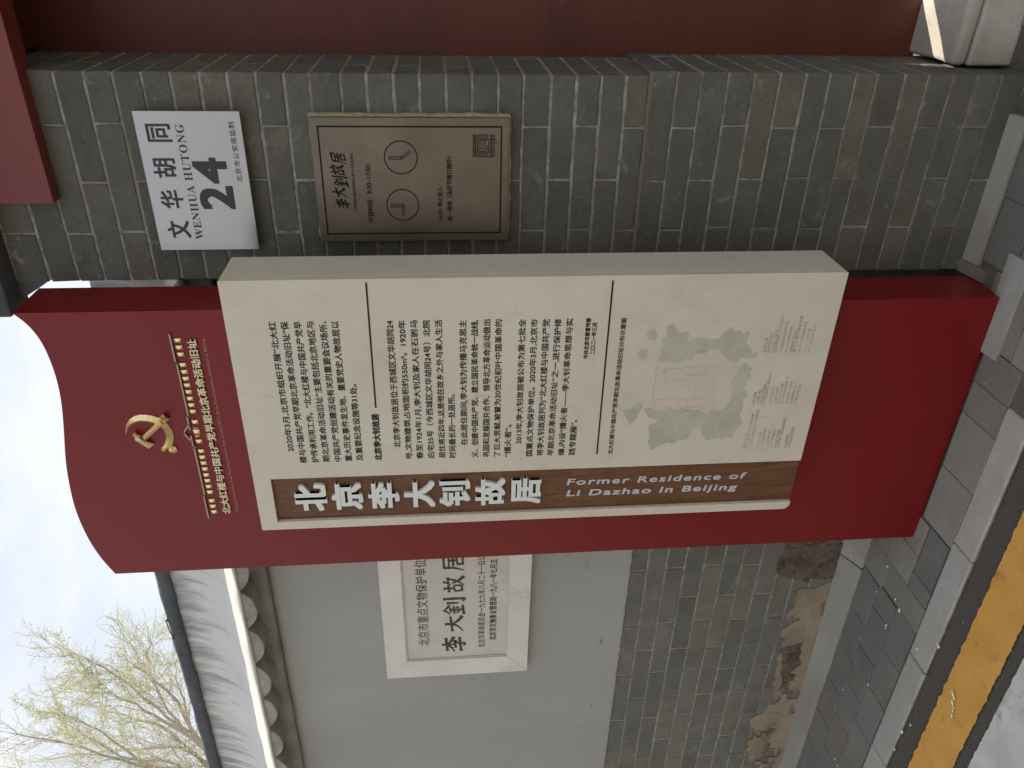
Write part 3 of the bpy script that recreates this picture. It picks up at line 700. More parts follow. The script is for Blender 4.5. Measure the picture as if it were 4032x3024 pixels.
# faded map and list
Q6 = lambda x, y, e=0: at(2350+x*.40687, 1200+y*.40687, PF-e)
def flat(pts,  e, mat, name, parent=pn, rag=0.0, seed=0, into=None):
    P_ = []
    for i, (a, b_) in enumerate(pts):
        c2 = pts[(i+1) % len(pts)]
        for k in range(4 if rag else 1):
            t = k/4; x_, y_ = a+(c2[0]-a)*t, b_+(c2[1]-b_)*t
            q = Vector((x_*.03, y_*.03, seed)); P_.append(Q6(x_+rag*noise.noise(q), y_+rag*noise.noise(q+Vector((7, 3, 1))), e))
    bm = into or bmesh.new()
    vv = [bm.verts.new(p) for p in P_]
    for t3 in tess([P_]):
        try: bm.faces.new([vv[k] for k in t3])
        except ValueError: pass
    if into is None: return bm_obj(name, bm, mat, parent)
bm = bmesh.new()
for i, pts in enumerate((
    [(250, 1030), (330, 1010), (410, 950), (440, 985), (400, 1060), (370, 1120), (310, 1165), (300, 1120)],
    [(385, 470), (440, 425), (490, 440), (500, 500), (440, 540), (410, 515)],
    [(490, 260), (560, 240), (590, 300), (560, 350), (490, 340)],
    [(675, 215), (740, 187), (775, 240), (800, 280), (885, 265), (890, 330), (870, 380), (930, 330), (1000, 318), (1090, 335), (1110, 340), (1190, 325), (1230, 270), (1300, 215), (1350, 255), (1390, 245), (1420, 285), (1475, 255), (1480, 300), (1445, 330), (1450, 380), (1490, 420), (1510, 480), (1555, 450), (1550, 510), (1480, 520), (1400, 510), (1360, 560), (1300, 560), (1255, 510), (1215, 470), (1180, 425), (1080, 435), (1060, 470), (960, 480), (930, 520), (850, 525), (800, 560), (640, 545), (575, 540), (620, 500), (630, 440), (650, 400), (635, 340), (680, 310)],
    [(455, 1010), (520, 1000), (560, 1030), (640, 1030), (700, 985), (725, 1020), (850, 1000), (900, 1030), (1000, 1020), (1060, 1060), (1120, 1020), (1200, 1030), (1250, 990), (1300, 920), (1310, 830), (1300, 760), (1330, 700), (1370, 660), (1370, 620), (1430, 560), (1480, 600), (1515, 620), (1470, 650), (1490, 700), (1450, 730), (1450, 770), (1400, 800), (1440, 830), (1460, 890), (1410, 920), (1410, 1000), (1380, 1060), (1410, 1150), (1370, 1190), (1330, 1230), (1310, 1290), (1230, 1280), (1200, 1320), (1190, 1280), (1110, 1300), (1070, 1320), (1020, 1260), (1005, 1200), (940, 1200), (900, 1240), (880, 1290), (830, 1310), (790, 1310), (740, 1345), (690, 1330), (600, 1370), (520, 1408), (490, 1330), (505, 1290), (500, 1170), (560, 1150), (590, 1120), (500, 1090), (480, 1060)])):
    flat(pts, .0005, None, '', rag=6, seed=i*3, into=bm)
bm_obj('map_districts', bm, M['mapgreen'], pn, kind='stuff')
flat([(580, 560), (700, 545), (800, 565), (930, 525), (1080, 470), (1180, 440), (1290, 560), (1370, 600), (1370, 660), (1310, 760), (1300, 920), (1200, 1025), (1060, 1055), (900, 1020), (700, 980), (570, 1000), (535, 920), (560, 800)], .0004, M['mappink'], 'map_city', rag=6)
def tri_line(bm, pts, w_, e):
    for (x0, y0), (x1, y1) in zip(pts, pts[1:]):
        d = math.hypot(x1-x0, y1-y0) or 1; nx, ny = -(y1-y0)/d*w_/2, (x1-x0)/d*w_/2
        bm.faces.new([bm.verts.new(Q6(*p, e)) for p in ((x0+nx, y0+ny), (x1+nx, y1+ny), (x1-nx, y1-ny), (x0-nx, y0-ny))])
bm = bmesh.new()
for pts in ([(635, 350), (700, 405), (780, 385), (800, 280)], [(700, 405), (770, 445), (720, 500), (725, 560)], [(885, 385), (850, 420), (830, 470)], [(1100, 340), (1110, 400), (1085, 435)], [(1475, 300), (1430, 290), (1430, 350), (1370, 390), (1320, 420), (1320, 470), (1260, 490)],
            [(455, 1010), (520, 1040), (600, 1080), (590, 1160), (650, 1170), (670, 1260), (700, 1320)], [(600, 1090), (650, 1040), (720, 1000)], [(740, 1120), (760, 1090), (840, 1060), (900, 1050), (880, 1110), (750, 1180), (790, 1260), (800, 1310)],
            [(1060, 1065), (1050, 1110), (1000, 1150), (985, 1190)], [(1210, 1030), (1205, 1090), (1150, 1120), (1150, 1200), (1190, 1240), (1190, 1290)], [(1310, 970), (1340, 950), (1400, 935)]):
    tri_line(bm, pts, 6, .0007)
bm_obj('map_rivers', bm, M['mapriver'], pn, kind='stuff')
bm = bmesh.new()
for pts in ([(580, 560), (570, 700), (535, 920), (570, 1010)], [(670, 545), (655, 760), (710, 765), (700, 890), (790, 895)], [(930, 470), (1080, 440)], [(1080, 440), (1050, 700), (1020, 1025)], [(570, 700), (690, 620), (860, 610), (1360, 600)],
            [(860, 690), (1055, 655)], [(830, 720), (920, 722), (918, 782), (828, 785), (830, 720)], [(720, 740), (830, 725)], [(960, 650), (950, 920)], [(1140, 640), (1110, 1020)], [(940, 750), (1160, 748)], [(770, 925), (1100, 905)], [(860, 685), (1060, 683)], [(880, 900), (870, 1020)], [(1180, 460), (1150, 640)], [(770, 985), (1010, 990)], [(540, 920), (720, 915)], [(850, 1020), (1010, 1022)], [(610, 480), (1060, 445)], [(1000, 700), (990, 745)]):
    tri_line(bm, pts, 1.8, .0008)
bm_obj('map_roads', bm, M['mapline'], pn, kind='stuff')
acc = ([], [])
c1 = ['1.北京大学红楼', '2.北大二院旧址（原北大数学系楼）', '3.《新青年》编辑部旧址（陈独秀旧居）', '4.中法大学旧址', '5.中山公园来今雨轩', '6.“九届六所”旧址', '7.北大一院传播旧址', '8.杨昌济旧居', '9.毛泽东第一次来京居住地旧址', '10.赵家楼遗址', '11.李大钊故居陈列遗址']
e1 = [1240, 1050, 1010, 1230, 1185, 1205, 1210, 1205, 1090, 1245, 1180]
for i, s in enumerate(c1): ln(s, (1440+i*44.5, 1400-i*2.0), (1462+i*44.5-(1400-e1[i])*.02, e1[i]), Q6, .0088, .002, acc)
c2_ = ['12.北大平民夜校', '13.《向导》周报', '14.北京李大钊故居', '15.亢慕义斋旧址（景山东街）', '16.中学堂旧址', '17.来今雨轩', '18.北京女子高师', '19.长辛店劳动补习', '20.毛泽东二七旧居', '（平民教育社旧址）', '21.李大钊烈士陵园']
e2 = [840, 825, 770, 655, 790, 795, 760, 700, 740, 760, 770]
for i, s in enumerate(c2_): ln(s, (1530+i*42, 968-i*1.5), (1548+i*42, e2[i]), Q6, .0084, .002, acc)
c3 = ['22.烈士墓', '23.李大钊烈士陵园', '24.长辛店二七纪念馆', '25.长辛店留法勤工俭学预备班旧址', '26.长辛店劳动补习学校旧址', '27.二七大罢工旧址', '（郑州铁路工会旧址）', '28.工人夜班通俗学校', '29.工厂近代建筑遗存', '30.二二一烈士墓', '31.一俱乐部旧址']
e3 = [320, 270, 240, 85, 160, 210, 240, 105, 160, 230, 185]
for i, s in enumerate(c3): ln(s, (1632+i*45, 462), (1660+i*45, e3[i]), Q6, .0084, .002, acc)
tag(acc_obj('site_list', acc, M['faded'], pn), kind='stuff')

# gold relief on the red body
A1 = lambda x, y, e=0: at(450+x*.3316, 1500+y*.3316, RY-e)
B1 = lambda x, y, e=0: at(600+x*.2411, 1250+y*.2411, RY-e)

def ridge(pairs, h, mat, name, parent, seg_mid=.5):
    """curved blade: (outer, inner) pairs in relief pixels, ridge raised by h"""
    bm = bmesh.new(); R = []
    for (o_, i_) in pairs:
        a_, c2 = A1(*o_), A1(*i_); mid = a_.lerp(c2, seg_mid); mid.y -= h*min(1, (a_-c2).length/.012)+.003
        f = lambda p, e: Vector((p.x, RY-e, p.z))
        R.append([bm.verts.new(p) for p in (f(a_, -.0005), f(a_, .003), mid, f(c2, .003), f(c2, -.0005))])
    for a_, c2 in zip(R, R[1:]):
        for k in range(4): bm.faces.new((a_[k], c2[k], c2[k+1], a_[k+1]))
    bm.faces.new(R[0]); bm.faces.new(list(reversed(R[-1])))
    return bm_obj(name, bm, mat, parent)
def facet(bm, pts, peaks, q=A1, base=.003):
    """closed outline raised to a ridge: every outline point names the peak it leans to"""
    o = [bm.verts.new(q(x, y, base)) for x, y, _ in pts]; g_ = [bm.verts.new(q(x, y, -.0005)) for x, y, _ in pts]
    pk = [bm.verts.new(q(x, y, e)) for x, y, e in peaks]; n_ = len(pts)
    for i in range(n_):
        j = (i+1) % n_; a_, b_ = pts[i][2], pts[j][2]
        bm.faces.new((o[i], o[j], g_[j], g_[i]))
        if a_ == b_: bm.faces.new((o[i], pk[a_], o[j]))
        else: bm.faces.new((o[i], pk[a_], pk[b_], o[j]))
sick = ridge([((139, 632), (144, 630)), ((134, 575), (160, 582)), ((148, 510), (185, 538)), ((182, 452), (222, 505)), ((238, 412), (268, 488)), ((308, 393), (325, 478)), ((395, 396), (400, 480)),
       ((470, 412), (465, 497)), ((540, 436), (510, 517)), ((598, 470), (550, 535)), ((650, 520), (588, 570)), ((688, 580), (610, 620)), ((708, 645), (617, 670)), ((704, 710), (605, 728)), ((686, 765), (586, 765)), ((640, 795), (565, 793)), ((612, 828), (563, 797))], .009, M['gold'], 'sickle', sg, .55)
bm = bmesh.new(); ctr = A1(702, 806); ang = [2*math.pi*i/18 for i in range(18)]
cv = bm.verts.new(ctr+Vector((0, -.012, 0))); ri = [bm.verts.new(ctr+Vector((.0112*math.cos(t), -.003-(.004 if i % 2 else 0), .0112*math.sin(t)))) for i, t in enumerate(ang)]
rb = [bm.verts.new(ctr+Vector((.0112*math.cos(t), .0005, .0112*math.sin(t)))) for t in ang]
for i in range(18): j = (i+1) % 18; bm.faces.new((cv, ri[i], ri[j])); bm.faces.new((ri[i], rb[i], rb[j], ri[j]))
bm_obj('knob', bm, M['gold'], sick)
bm = bmesh.new()
facet(bm, [(328, 655, 0), (520, 470, 1), (580, 505, 1), (572, 520, 1), (350, 732, 0)], [(350, 688, .020), (552, 492, .022)], base=.010)
facet(bm, [(535, 432, 0), (580, 390, 1), (660, 452, 1), (614, 495, 0), (552, 505, 0)], [(566, 470, .024), (606, 440, .020)], base=.005)
facet(bm, [(243, 600, 0), (213, 632, 0), (243, 680, 0), (249, 706, 1), (412, 807, 2), (475, 747, 2), (398, 712, 1), (348, 724, 1), (330, 655, 0)], [(252, 640, .016), (325, 705, .019), (400, 765, .014)], base=.004)
bm_obj('hammer', bm, M['gold'], sg)

def bar(bm, a_, b_, w_=.0044, e=.006):
    d = (b_-a_).normalized(); n_ = Vector((-d.z, 0, d.x))*w_/2; a_ = a_-d*w_*.4; b_ = b_+d*w_*.4
    pts = [a_-n_, b_-n_, b_+n_, a_+n_]
    fr = [bm.verts.new(Vector((p.x, RY-e, p.z))) for p in pts]; bk = [bm.verts.new(Vector((p.x, RY+.0005, p.z))) for p in pts]
    bm.faces.new(fr)
    for i in range(4): bm.faces.new((fr[i], fr[(i+1) % 4], bk[(i+1) % 4], bk[i]))
bm = bmesh.new()
zl = lambda p, q, z: (Vector((p.x, RY, z)), Vector((q.x, RY, z)))
segs = []
def hseg(p, q):
    z = (p.z+q.z)/2; segs.append((Vector((p.x, RY, z)), Vector((q.x, RY, z)))); return z
z1 = hseg(A1(1122, 1610), A1(1070, 1350)); z2 = hseg(A1(1083, 1345), A1(953, 785)); z3 = hseg(A1(942, 785), A1(920, 640)); z4 = hseg(A1(905, 560), A1(868, 415));
z5b = hseg(A1(885, 418), B1(408, 722)); z6 = hseg(B1(385, 730), B1(291, 264))
for a_, c2 in segs: bar(bm, a_, c2)
for p, q in ((A1(1083, 1347), A1(1066, 1349)), (A1(966, 772), A1(942, 785)), (A1(865, 410), A1(886, 418)), (B1(383, 730), B1(408, 722))):
    bar(bm, Vector((p.x, RY, p.z)), Vector((p.x, RY, q.z)))
bar(bm, A1(920, 700), A1(831, 606)); bar(bm, A1(831, 606), A1(885, 508))
bm_obj('roofline', bm, M['bronze_line'], sg)
wpos = [A1(*p) for p in ((1185, 1547), (1170, 1482), (1156, 1416), (1135, 1314), (1120, 1247), (1108, 1178), (1093, 1110), (1078, 1040), (1063, 970), (1048, 900), (1035, 828), (1009, 712), (963, 482))]
wpos += [B1(*p) for p in ((670, 1530), (645, 1425), (623, 1318), (602, 1210), (580, 1102), (555, 993), (533, 883), (508, 770), (473, 600), (448, 485), (424, 370))]
def wmesh(wd, ht):
    bm = bmesh.new(); c_ = [(-wd, -ht), (wd, -ht), (wd, ht), (-wd, ht)]
    o = [bm.verts.new((x, -.003, z)) for x, z in c_]; g_ = [bm.verts.new((x, .0005, z)) for x, z in c_]; p1 = bm.verts.new((0, -.009, ht*.35)); p0 = bm.verts.new((0, -.009, -ht*.35))
    for i in range(4): bm.faces.new((o[i], o[(i+1) % 4], g_[(i+1) % 4], g_[i]))
    bm.faces.new((o[0], o[1], p0)); bm.faces.new((o[1], o[2], p1, p0)); bm.faces.new((o[2], o[3], p1)); bm.faces.new((o[3], o[0], p0, p1))
    bmesh.ops.recalc_face_normals(bm, faces=bm.faces); me = bpy.data.meshes.new('window_relief'); bm.to_mesh(me); bm.free(); me.materials.append(M['gold']); return me
wm_ = wmesh(.0056, .0083)
zw = sum(p.z for p in wpos)/len(wpos)
for p in wpos:
    o = link('window_relief', wm_, None, sg); o.location = (p.x, RY, zw+(p.z-zw)*.5)
p = A1(980, 598)
for dx, sx, sz_ in ((0, 1.25, 1.05), (-.0125, .4, .8), (.0125, .4, .8)):
    o = link('window_relief', wm_, None, sg); o.location = (p.x+dx, RY, p.z); o.scale = (sx, 1, sz_)
a_ = A1(1378, 1560); c_ = B1(748, 340); a_.z = c_.z = (a_.z+c_.z)/2; hh = A1(1275, 1510).z-A1(1378, 1510).z
acc = ([], []); put_text(acc, '北大红楼与中国共产党早期北京革命活动旧址', a_, c_, hh*.98, bold=.028, depth=.006, gap=-.0002); acc_obj('gold_lettering', acc, M['gold_dull'], sg)
a_ = A1(1462, 1545); c_ = B1(908, 345); a_.z = c_.z = (a_.z+c_.z)/2
acc = ([], []); put_text(acc, "Peking University Red Building and the Site of the CPC's Early Revolutionary Activities in Beijing", a_, c_, hh*.44); acc_obj('english_lettering', acc, M['dim_letter'], sg)

# ------------------------------------------------------------------ brush lettering (own strokes, 0..100 box)
BR = {
 '李': [[(12, 76, 9), (50, 79, 7), (90, 81, 10)], [(50, 98, 9), (51, 75, 8), (50, 52, 6)], [(48, 76, 8), (32, 60, 7), (6, 48, 3)], [(52, 76, 6), (70, 61, 9), (96, 50, 12)],
       [(28, 43, 7), (72, 47, 8), (54, 33, 5)], [(53, 34, 8), (54, 8, 9), (38, 12, 3)], [(8, 22, 9), (50, 25, 7), (92, 28, 9)]],
 '大': [[(8, 60, 10), (50, 64, 8), (94, 69, 10)], [(52, 98, 10), (50, 62, 9), (36, 30, 7), (6, 4, 3)], [(52, 60, 6), (68, 32, 10), (96, 8, 14)]],
 '釗': [[(28, 98, 8), (18, 82, 7), (2, 68, 3)], [(28, 92, 5), (42, 80, 8), (56, 71, 9)], [(14, 66, 7), (44, 68, 7)], [(6, 49, 7), (50, 52, 7)], [(29, 66, 8), (29, 10, 8)], [(13, 40, 4), (19, 26, 8)], [(45, 42, 7), (38, 26, 4)], [(2, 7, 9), (56, 13, 8)],
       [(68, 82, 9), (67, 30, 6)], [(91, 98, 9), (91, 6, 9), (76, 14, 3)]],
 '故': [[(2, 71, 8), (48, 75, 8)], [(26, 96, 9), (26, 48, 7)], [(9, 46, 8), (12, 8, 7)], [(9, 45, 6), (43, 48, 7), (40, 10, 8)], [(12, 13, 7), (40, 15, 7)],
       [(68, 98, 9), (58, 76, 7), (46, 62, 3)], [(58, 74, 6), (94, 77, 9)], [(84, 75, 8), (72, 38, 7), (44, 4, 3)], [(58, 58, 6), (74, 28, 9), (98, 5, 13)]],
 '居': [[(16, 93, 7), (87, 94, 8), (84, 72, 7)], [(20, 72, 6), (84, 73, 6)], [(18, 93, 9), (17, 50, 8), (2, 4, 3)], [(26, 52, 7), (96, 55, 9)], [(59, 68, 8), (58, 34, 7)], [(36, 34, 8), (38, 4, 7)], [(36, 33, 6), (84, 36, 8), (80, 6, 8)], [(38, 9, 7), (80, 10, 7)]],
}
def brush(acc, ch_, o, ex, ez, W_=1.0, wob=0.0, e=.0007):
    """o: lower left corner; ex, ez: the character's width and height as vectors"""
    U = ex.length/100
    for si, st_ in enumerate(BR[ch_]):
        P_ = [Vector((x, z)) for x, z, _ in st_]; Wd = [w_ for *_, w_ in st_]
        pts = []; ws = []
        for i in range(len(P_)-1):
            for k in range(5):
                t = k/5; a_ = P_[max(i-1, 0)]; b_ = P_[i]; c2 = P_[i+1]; d_ = P_[min(i+2, len(P_)-1)]
                sh = 1 if len(P_) > 3 or True else 0
                pts.append(.5*(2*b_+(c2-a_)*t+(2*a_-5*b_+4*c2-d_)*t*t+(3*b_-a_-3*c2+d_)*t**3)); ws.append(Wd[i]+(Wd[i+1]-Wd[i])*t)
        pts.append(P_[-1]); ws.append(Wd[-1])
        ws[0] *= 1.15; ws[1] *= 1.05; base = len(acc[0])
        for i, p in enumerate(pts):
            d_ = (pts[min(i+1, len(pts)-1)]-pts[max(i-1, 0)]).normalized(); n_ = Vector((-d_.y, d_.x)); hw = ws[i]/2*W_*(1+.14*math.sin(i*2.1+si))
            for sgn in (1, -1):
                q_ = p+n_*hw*sgn; acc[0].append(o+ex*(q_.x/100)+ez*(q_.y/100)+Vector((0, -e-si*.00003, 0)))
            if i: k = base+2*i; acc[1].append((k-2, k-1, k+1, k))

# ------------------------------------------------------------------ house number plate
TY = PY-.030
T1 = lambda x, y, e=0: at(x*.6076, y*.6076, TY-e)
hp = empty('house_number_plate', (-.57, PY, 2.08), 'brushed steel house number plate reading 24, highest on the brick pillar', 'number plate')
pl = box('plate', -.7395, -.3965, TY, TY+.014, 1.962, 2.207, M['steel'], hp, bev=.0012)
for x in (-.70, -.43):
    for z in (2.17, 2.0):
        box('spacer', x-.008, x+.008, TY+.014, PY, z-.008, z+.008, M['bronze_line'], hp, bev=.001)
acc = ([], [])
for ch_, xa, xb, yl, yr in (('文', 1086, 1236, 1541, 1430), ('华', 1040, 1190, 1350, 1232), ('胡', 990, 1146, 1151, 1025), ('同', 948, 1110, 920, 802)):
    bl = T1(xb, yl); br = T1(xb, yr); bl.z = br.z = T1(xb-(2 if ch_ != '同' else 0), (yl+yr)/2).z
    put_text(acc, ch_, bl, br, T1(xa, (yl+yr)/2).z-bl.z, bold=.022)
word_objs('character', acc, Vector((1, 0, 0)), 4, M['plate_ink'], pl); acc = ([], [])
bl = T1(1311, 1550); br = T1(1198, 805); bl.z = br.z = (bl.z+br.z)/2
put_text(acc, '𝐖𝐄𝐍𝐇𝐔𝐀 𝐇𝐔𝐓𝐎𝐍𝐆', bl, br, .0195, sp=1.12, bold=0)
word_objs('street_word', acc, Vector((1, 0, 0)), 2, M['plate_ink'], pl); acc = ([], [])
for ch_, xa, xb, yl, yr in (('2', 1294, 1519, 1358, 1205), ('4', 1252, 1475, 1190, 1021)):
    bl = T1(xb, yl); br = T1(xb, yr); bl.z = br.z = T1(xb, (yl+yr)/2).z-.0
    put_text(acc, ch_, bl, br, T1(xa, (yl+yr)/2).z-bl.z, bold=.045)
word_objs('digit', acc, Vector((1, 0, 0)), 2, M['plate_ink'], pl); acc = ([], [])
bl = T1(1575, 1178); br = T1(1515, 790); bl.z = br.z = (bl.z+br.z)/2
put_text(acc, '北京市公安局监制', bl, br, .0145, sp=1.15, bold=.012)
acc_obj('lettering', acc, M['plate_ink'], pl)

# ------------------------------------------------------------------ opening hours plaque
oh = empty('opening_hours_plaque', (-.565, PY, 1.56), 'bronze coloured plaque with opening hours and two clock faces, below the house number plate', 'plaque')
bm = bmesh.new(); add_box(bm, -.712, -.404, PY-.020, PY+.002, 1.316, 1.806, .004, 2)
bmesh.ops.subdivide_edges(bm, edges=[e for e in bm.edges if e.calc_length() > .1], cuts=24, use_grid_fill=True)
for v in bm.verts: v.co += Vector([noise.noise(v.co*35+Vector((k*7, 0, 0))) for k in (0, 1, 2)])*.004
bm_obj('foam_bedding', bm, M['foam'], oh)
QY = PY-.032
op = box('plate', -.7205, -.4095, QY, QY+.016, 1.322, 1.804, M['bronze'], oh, bev=.0015)
O1 = lambda x, y, e=0: at(1200+x*.3843, 400+y*.3843, QY-e)
bm = bmesh.new()
fx0, fx1, fz0, fz1 = O1(230, 1362).x, O1(120, 246).x, O1(2016, 800).z, O1(175, 800).z
t_ = .0038; e_ = .0007
for (a0_, a1_, b0_, b1_) in ((fx0, fx1, fz1-t_, fz1), (fx0, fx1, fz0, fz0+t_), (fx0, fx0+t_, fz0+t_, fz1-t_), (fx1-t_, fx1, fz0+t_, fz1-t_)): add_box(bm, a0_, a1_, QY-e_, QY+.0004, b0_, b1_)
def ring(bm, c_, r, t_, n_=48):
    pr = [(bm.verts.new((c_.x+(r-t_/2)*math.cos(a), QY-e_, c_.z+(r-t_/2)*math.sin(a))), bm.verts.new((c_.x+(r+t_/2)*math.cos(a), QY-e_, c_.z+(r+t_/2)*math.sin(a)))) for a in [2*math.pi*i/n_ for i in range(n_)]]
    for i in range(n_): bm.faces.new((pr[i][0], pr[i][1], pr[(i+1) % n_][1], pr[(i+1) % n_][0]))
def hand(bm, a_, b_, w_=.0075, t_=.0014):
    d = (b_-a_).normalized(); n_ = Vector((-d.z, 0, d.x)); c_ = [a_-n_*w_/2, b_-n_*w_/2, b_+n_*w_/2, a_+n_*w_/2]
    for p, q in zip(c_, c_[1:]+c_[:1]):
        u = (q-p).normalized()*t_/2; k = Vector((-u.z, 0, u.x)); bm.faces.new([bm.verts.new(Vector((v.x, QY-e_-.0001, v.z))) for v in (p-u-k, q+u-k, q+u+k, p-u+k)])
    k = n_*.0006; bm.faces.new([bm.verts.new(Vector((v.x, QY-e_-.0002, v.z))) for v in (a_-k, b_-k, b_+k, a_+k)])
ca, cb = O1(1005, 1060), O1(984, 574)
rr = (O1(838, 1060).z-O1(1172, 1060).z)/2-.001
ring(bm, ca, rr, .0026); ring(bm, cb, rr, .0026)
hand(bm, O1(1013, 1062), O1(890, 1065)); hand(bm, O1(1013, 1062), O1(1013, 1158))
hand(bm, O1(990, 578), O1(865, 580)); hand(bm, O1(990, 578), O1(1075, 516))
# little pictogram of the gate at the lower right
gx0, gx1, gz0, gz1 = O1(1840, 568).x, O1(1840, 338).x, O1(1948, 450).z, O1(1722, 450).z
gw, gh = gx1-gx0, gz1-gz0
def rc(x0, x1, z0, z1, o=0): bm.faces.new([bm.verts.new((gx0+gw*a, QY-e_-.0001*o, gz0+gh*b)) for a, b in ((x0, z0), (x1, z0), (x1, z1), (x0, z1))])
for z in (0, .20, .86, .98): rc(0, 1, z, z+.02)
for i in range(24): rc(i/24, i/24+.018, .86, 1.0); rc(i/24, i/24+.018, .05, .20)
for s in (0, .76):
    rc(s, s+.02, 0, 1); rc(s+.22, s+.24, 0, 1)
    for k in range(8): bm.faces.new([bm.verts.new((gx0+gw*a, QY-e_-.0001, gz0+gh*b)) for a, b in ((s+.02, .26+k*.07), (s+.12, .34+k*.07), (s+.12, .37+k*.07), (s+.02, .29+k*.07))] ); bm.faces.new([bm.verts.new((gx0+gw*a, QY-e_-.0001, gz0+gh*b)) for a, b in ((s+.12, .34+k*.07), (s+.22, .26+k*.07), (s+.22, .29+k*.07), (s+.12, .37+k*.07))])
rc(.26, .74, .78, .82); rc(.26, .74, .26, .29); rc(.26, .28, .26, .8); rc(.72, .74, .26, .8); rc(.49, .51, .30, .76); rc(.3, .36, .84, .86); rc(.45, .5, .84, .86); rc(.6, .66, .84, .86); rc(.78, .80, -.09, .05); rc(.62, .80, -.09, -.075); rc(.62, .64, -.09, .05)
bm_obj('line_work', bm, M['etched'], op)
acc = ([], [])
tl_ = O1(470, 1110); W_ = (O1(430, 528)-O1(480, 1112)).x; cw = W_/5
for i, ch_ in enumerate('李大釗故居'):
    o = Vector((tl_.x+cw*i+cw*.03, QY, O1(445, 820).z+(.003 if i % 2 else -.002)))
    brush(acc, ch_, o, Vector((cw*.94, 0, .004)), Vector((.004, 0, .037)), 1.55); acc_obj('brush_character', acc, M['etched'], op); acc = ([], [])
# small characters of the pictogram
for ch_, x_, z_ in (('李', .30, .60), ('大', .30, .45), ('釗', .30, .30), ('故', .53, .60), ('居', .53, .40)):
    brush(acc, ch_, Vector((gx0+gw*x_, QY, gz0+gh*z_)), Vector((gw*.17, 0, 0)), Vector((0, 0, gh*.14)), 1.1)
def ot(s, a, c2, h, bold=.026, **k):
    BL_, BR_ = O1(*a), O1(*c2); BL_.z = BR_.z = (BL_.z+BR_.z)/2; a2 = ([], []); put_text(a2, s, BL_, BR_, h, bold=bold, **k); acc_obj('text_line', a2, M['etched'], op)
ot('FORMER RESIDENCE OF LI DAZHAO', (535, 1113), (493, 527), .0068)
ot('开馆时间：', (712, 1237), (697, 985), .0145); ot('9:00–17:00', (688, 948), (672, 645), .0120)
ot('16:30', (1413, 1225), (1412, 1100), .0110); ot('停止进入', (1416, 1080), (1410, 875), .0135)
ot('周一闭馆（法定节假日除外）', (1515, 1225), (1508, 562), .0142)
tag(acc_obj('pictogram_lettering', acc, M['etched'], op), kind='stuff')

# ------------------------------------------------------------------ marble plaque on the plastered wall
mp_ = empty('marble_plaque', (-2.1, WY, 1.47), 'white marble plaque with carved dark green writing, fixed to the grey plaster', 'plaque')
FY = 2.045; x0, x1, z0, z1 = -2.503, -1.60, 1.2055, 1.7420; ix0, ix1, iz0, iz1 = -2.4145, -1.688, 1.284, 1.6645
def fr(pts):
    c_ = Vector((sum(p[0] for p in pts)/4, sum(p[1] for p in pts)/4)); P_ = []
    for p in pts: P_.append(tuple(Vector(p)))
    return bm_obj('frame_piece', prism_bm(P_, FY, WY-.005, .0016, 2), M['marble'], mp_)
g_ = .0006
fr([(x0, z1), (x1, z1), (ix1, iz1), (ix0, iz1)]); fr([(x0+g_, z0), (ix0, iz0), (ix1, iz0), (x1, z0)])
fr([(x0, z0+g_), (x0, z1-g_*2), (ix0-g_, iz1-g_), (ix0-g_, iz0+g_)]); fr([(x1, z0+g_), (ix1+g_, iz0+g_), (ix1+g_, iz1-g_), (x1, z1-g_*2)])
for a in ((ix0, ix1, iz1-.006, iz1), (ix0, ix1, iz0, iz0+.006), (ix0, ix0+.006, iz0+.006, iz1-.006)): box('inner_moulding', a[0], a[1], FY+.003, WY-.006, a[2], a[3], M['tablet'], mp_, bev=.001)
tb = box('tablet', ix0+.0055, ix1, FY+.0065, WY-.005, iz0+.0055, iz1-.0055, M['tablet'], mp_, bev=.001)
TZ = FY+.0065
U1 = lambda x, y, e=0: at(1344+x*.6076, 2016+y*.6076, TZ-e)
acc = ([], [])
def ut(s, a, c2, h, bold):
    BL_, BR_ = U1(*a), U1(*c2); BL_.z = BR_.z = (BL_.z+BR_.z)/2; a2 = ([], []); put_text(a2, s, BL_, BR_, h, bold=bold, sp=1.06); acc_obj('text_line', a2, M['tab_ink'], tb)
ut('北京市重点文物保护单位', (572, 862), (551, 308), .0425, .008)
ut('北京市革命委员会一九七九年八月二十一日公布', (930, 875), (936, 250), .0275, .012)
ut('北京市文物事业管理局一九八一年七月立', (1003, 828), (1013, 305), .0275, .018)
acc = ([], [])
for ch_, yl, yr, xa, xb in (('李', 905, 798, 648, 812), ('大', 778, 666, 668, 795), ('釗', 662, 548, 657, 804), ('故', 518, 412, 655, 802), ('居', 378, 262, 655, 800)):
    bl = U1(xb, yl); br = U1(xb, yr); bl.z = br.z = U1(xb, (yl+yr)/2).z; hz = U1(xa, (yl+yr)/2).z-bl.z
    acc = ([], []); brush(acc, ch_, bl, br-bl, Vector((0, 0, hz)), 1.4); acc_obj('brush_character', acc, M['tab_ink'], tb)

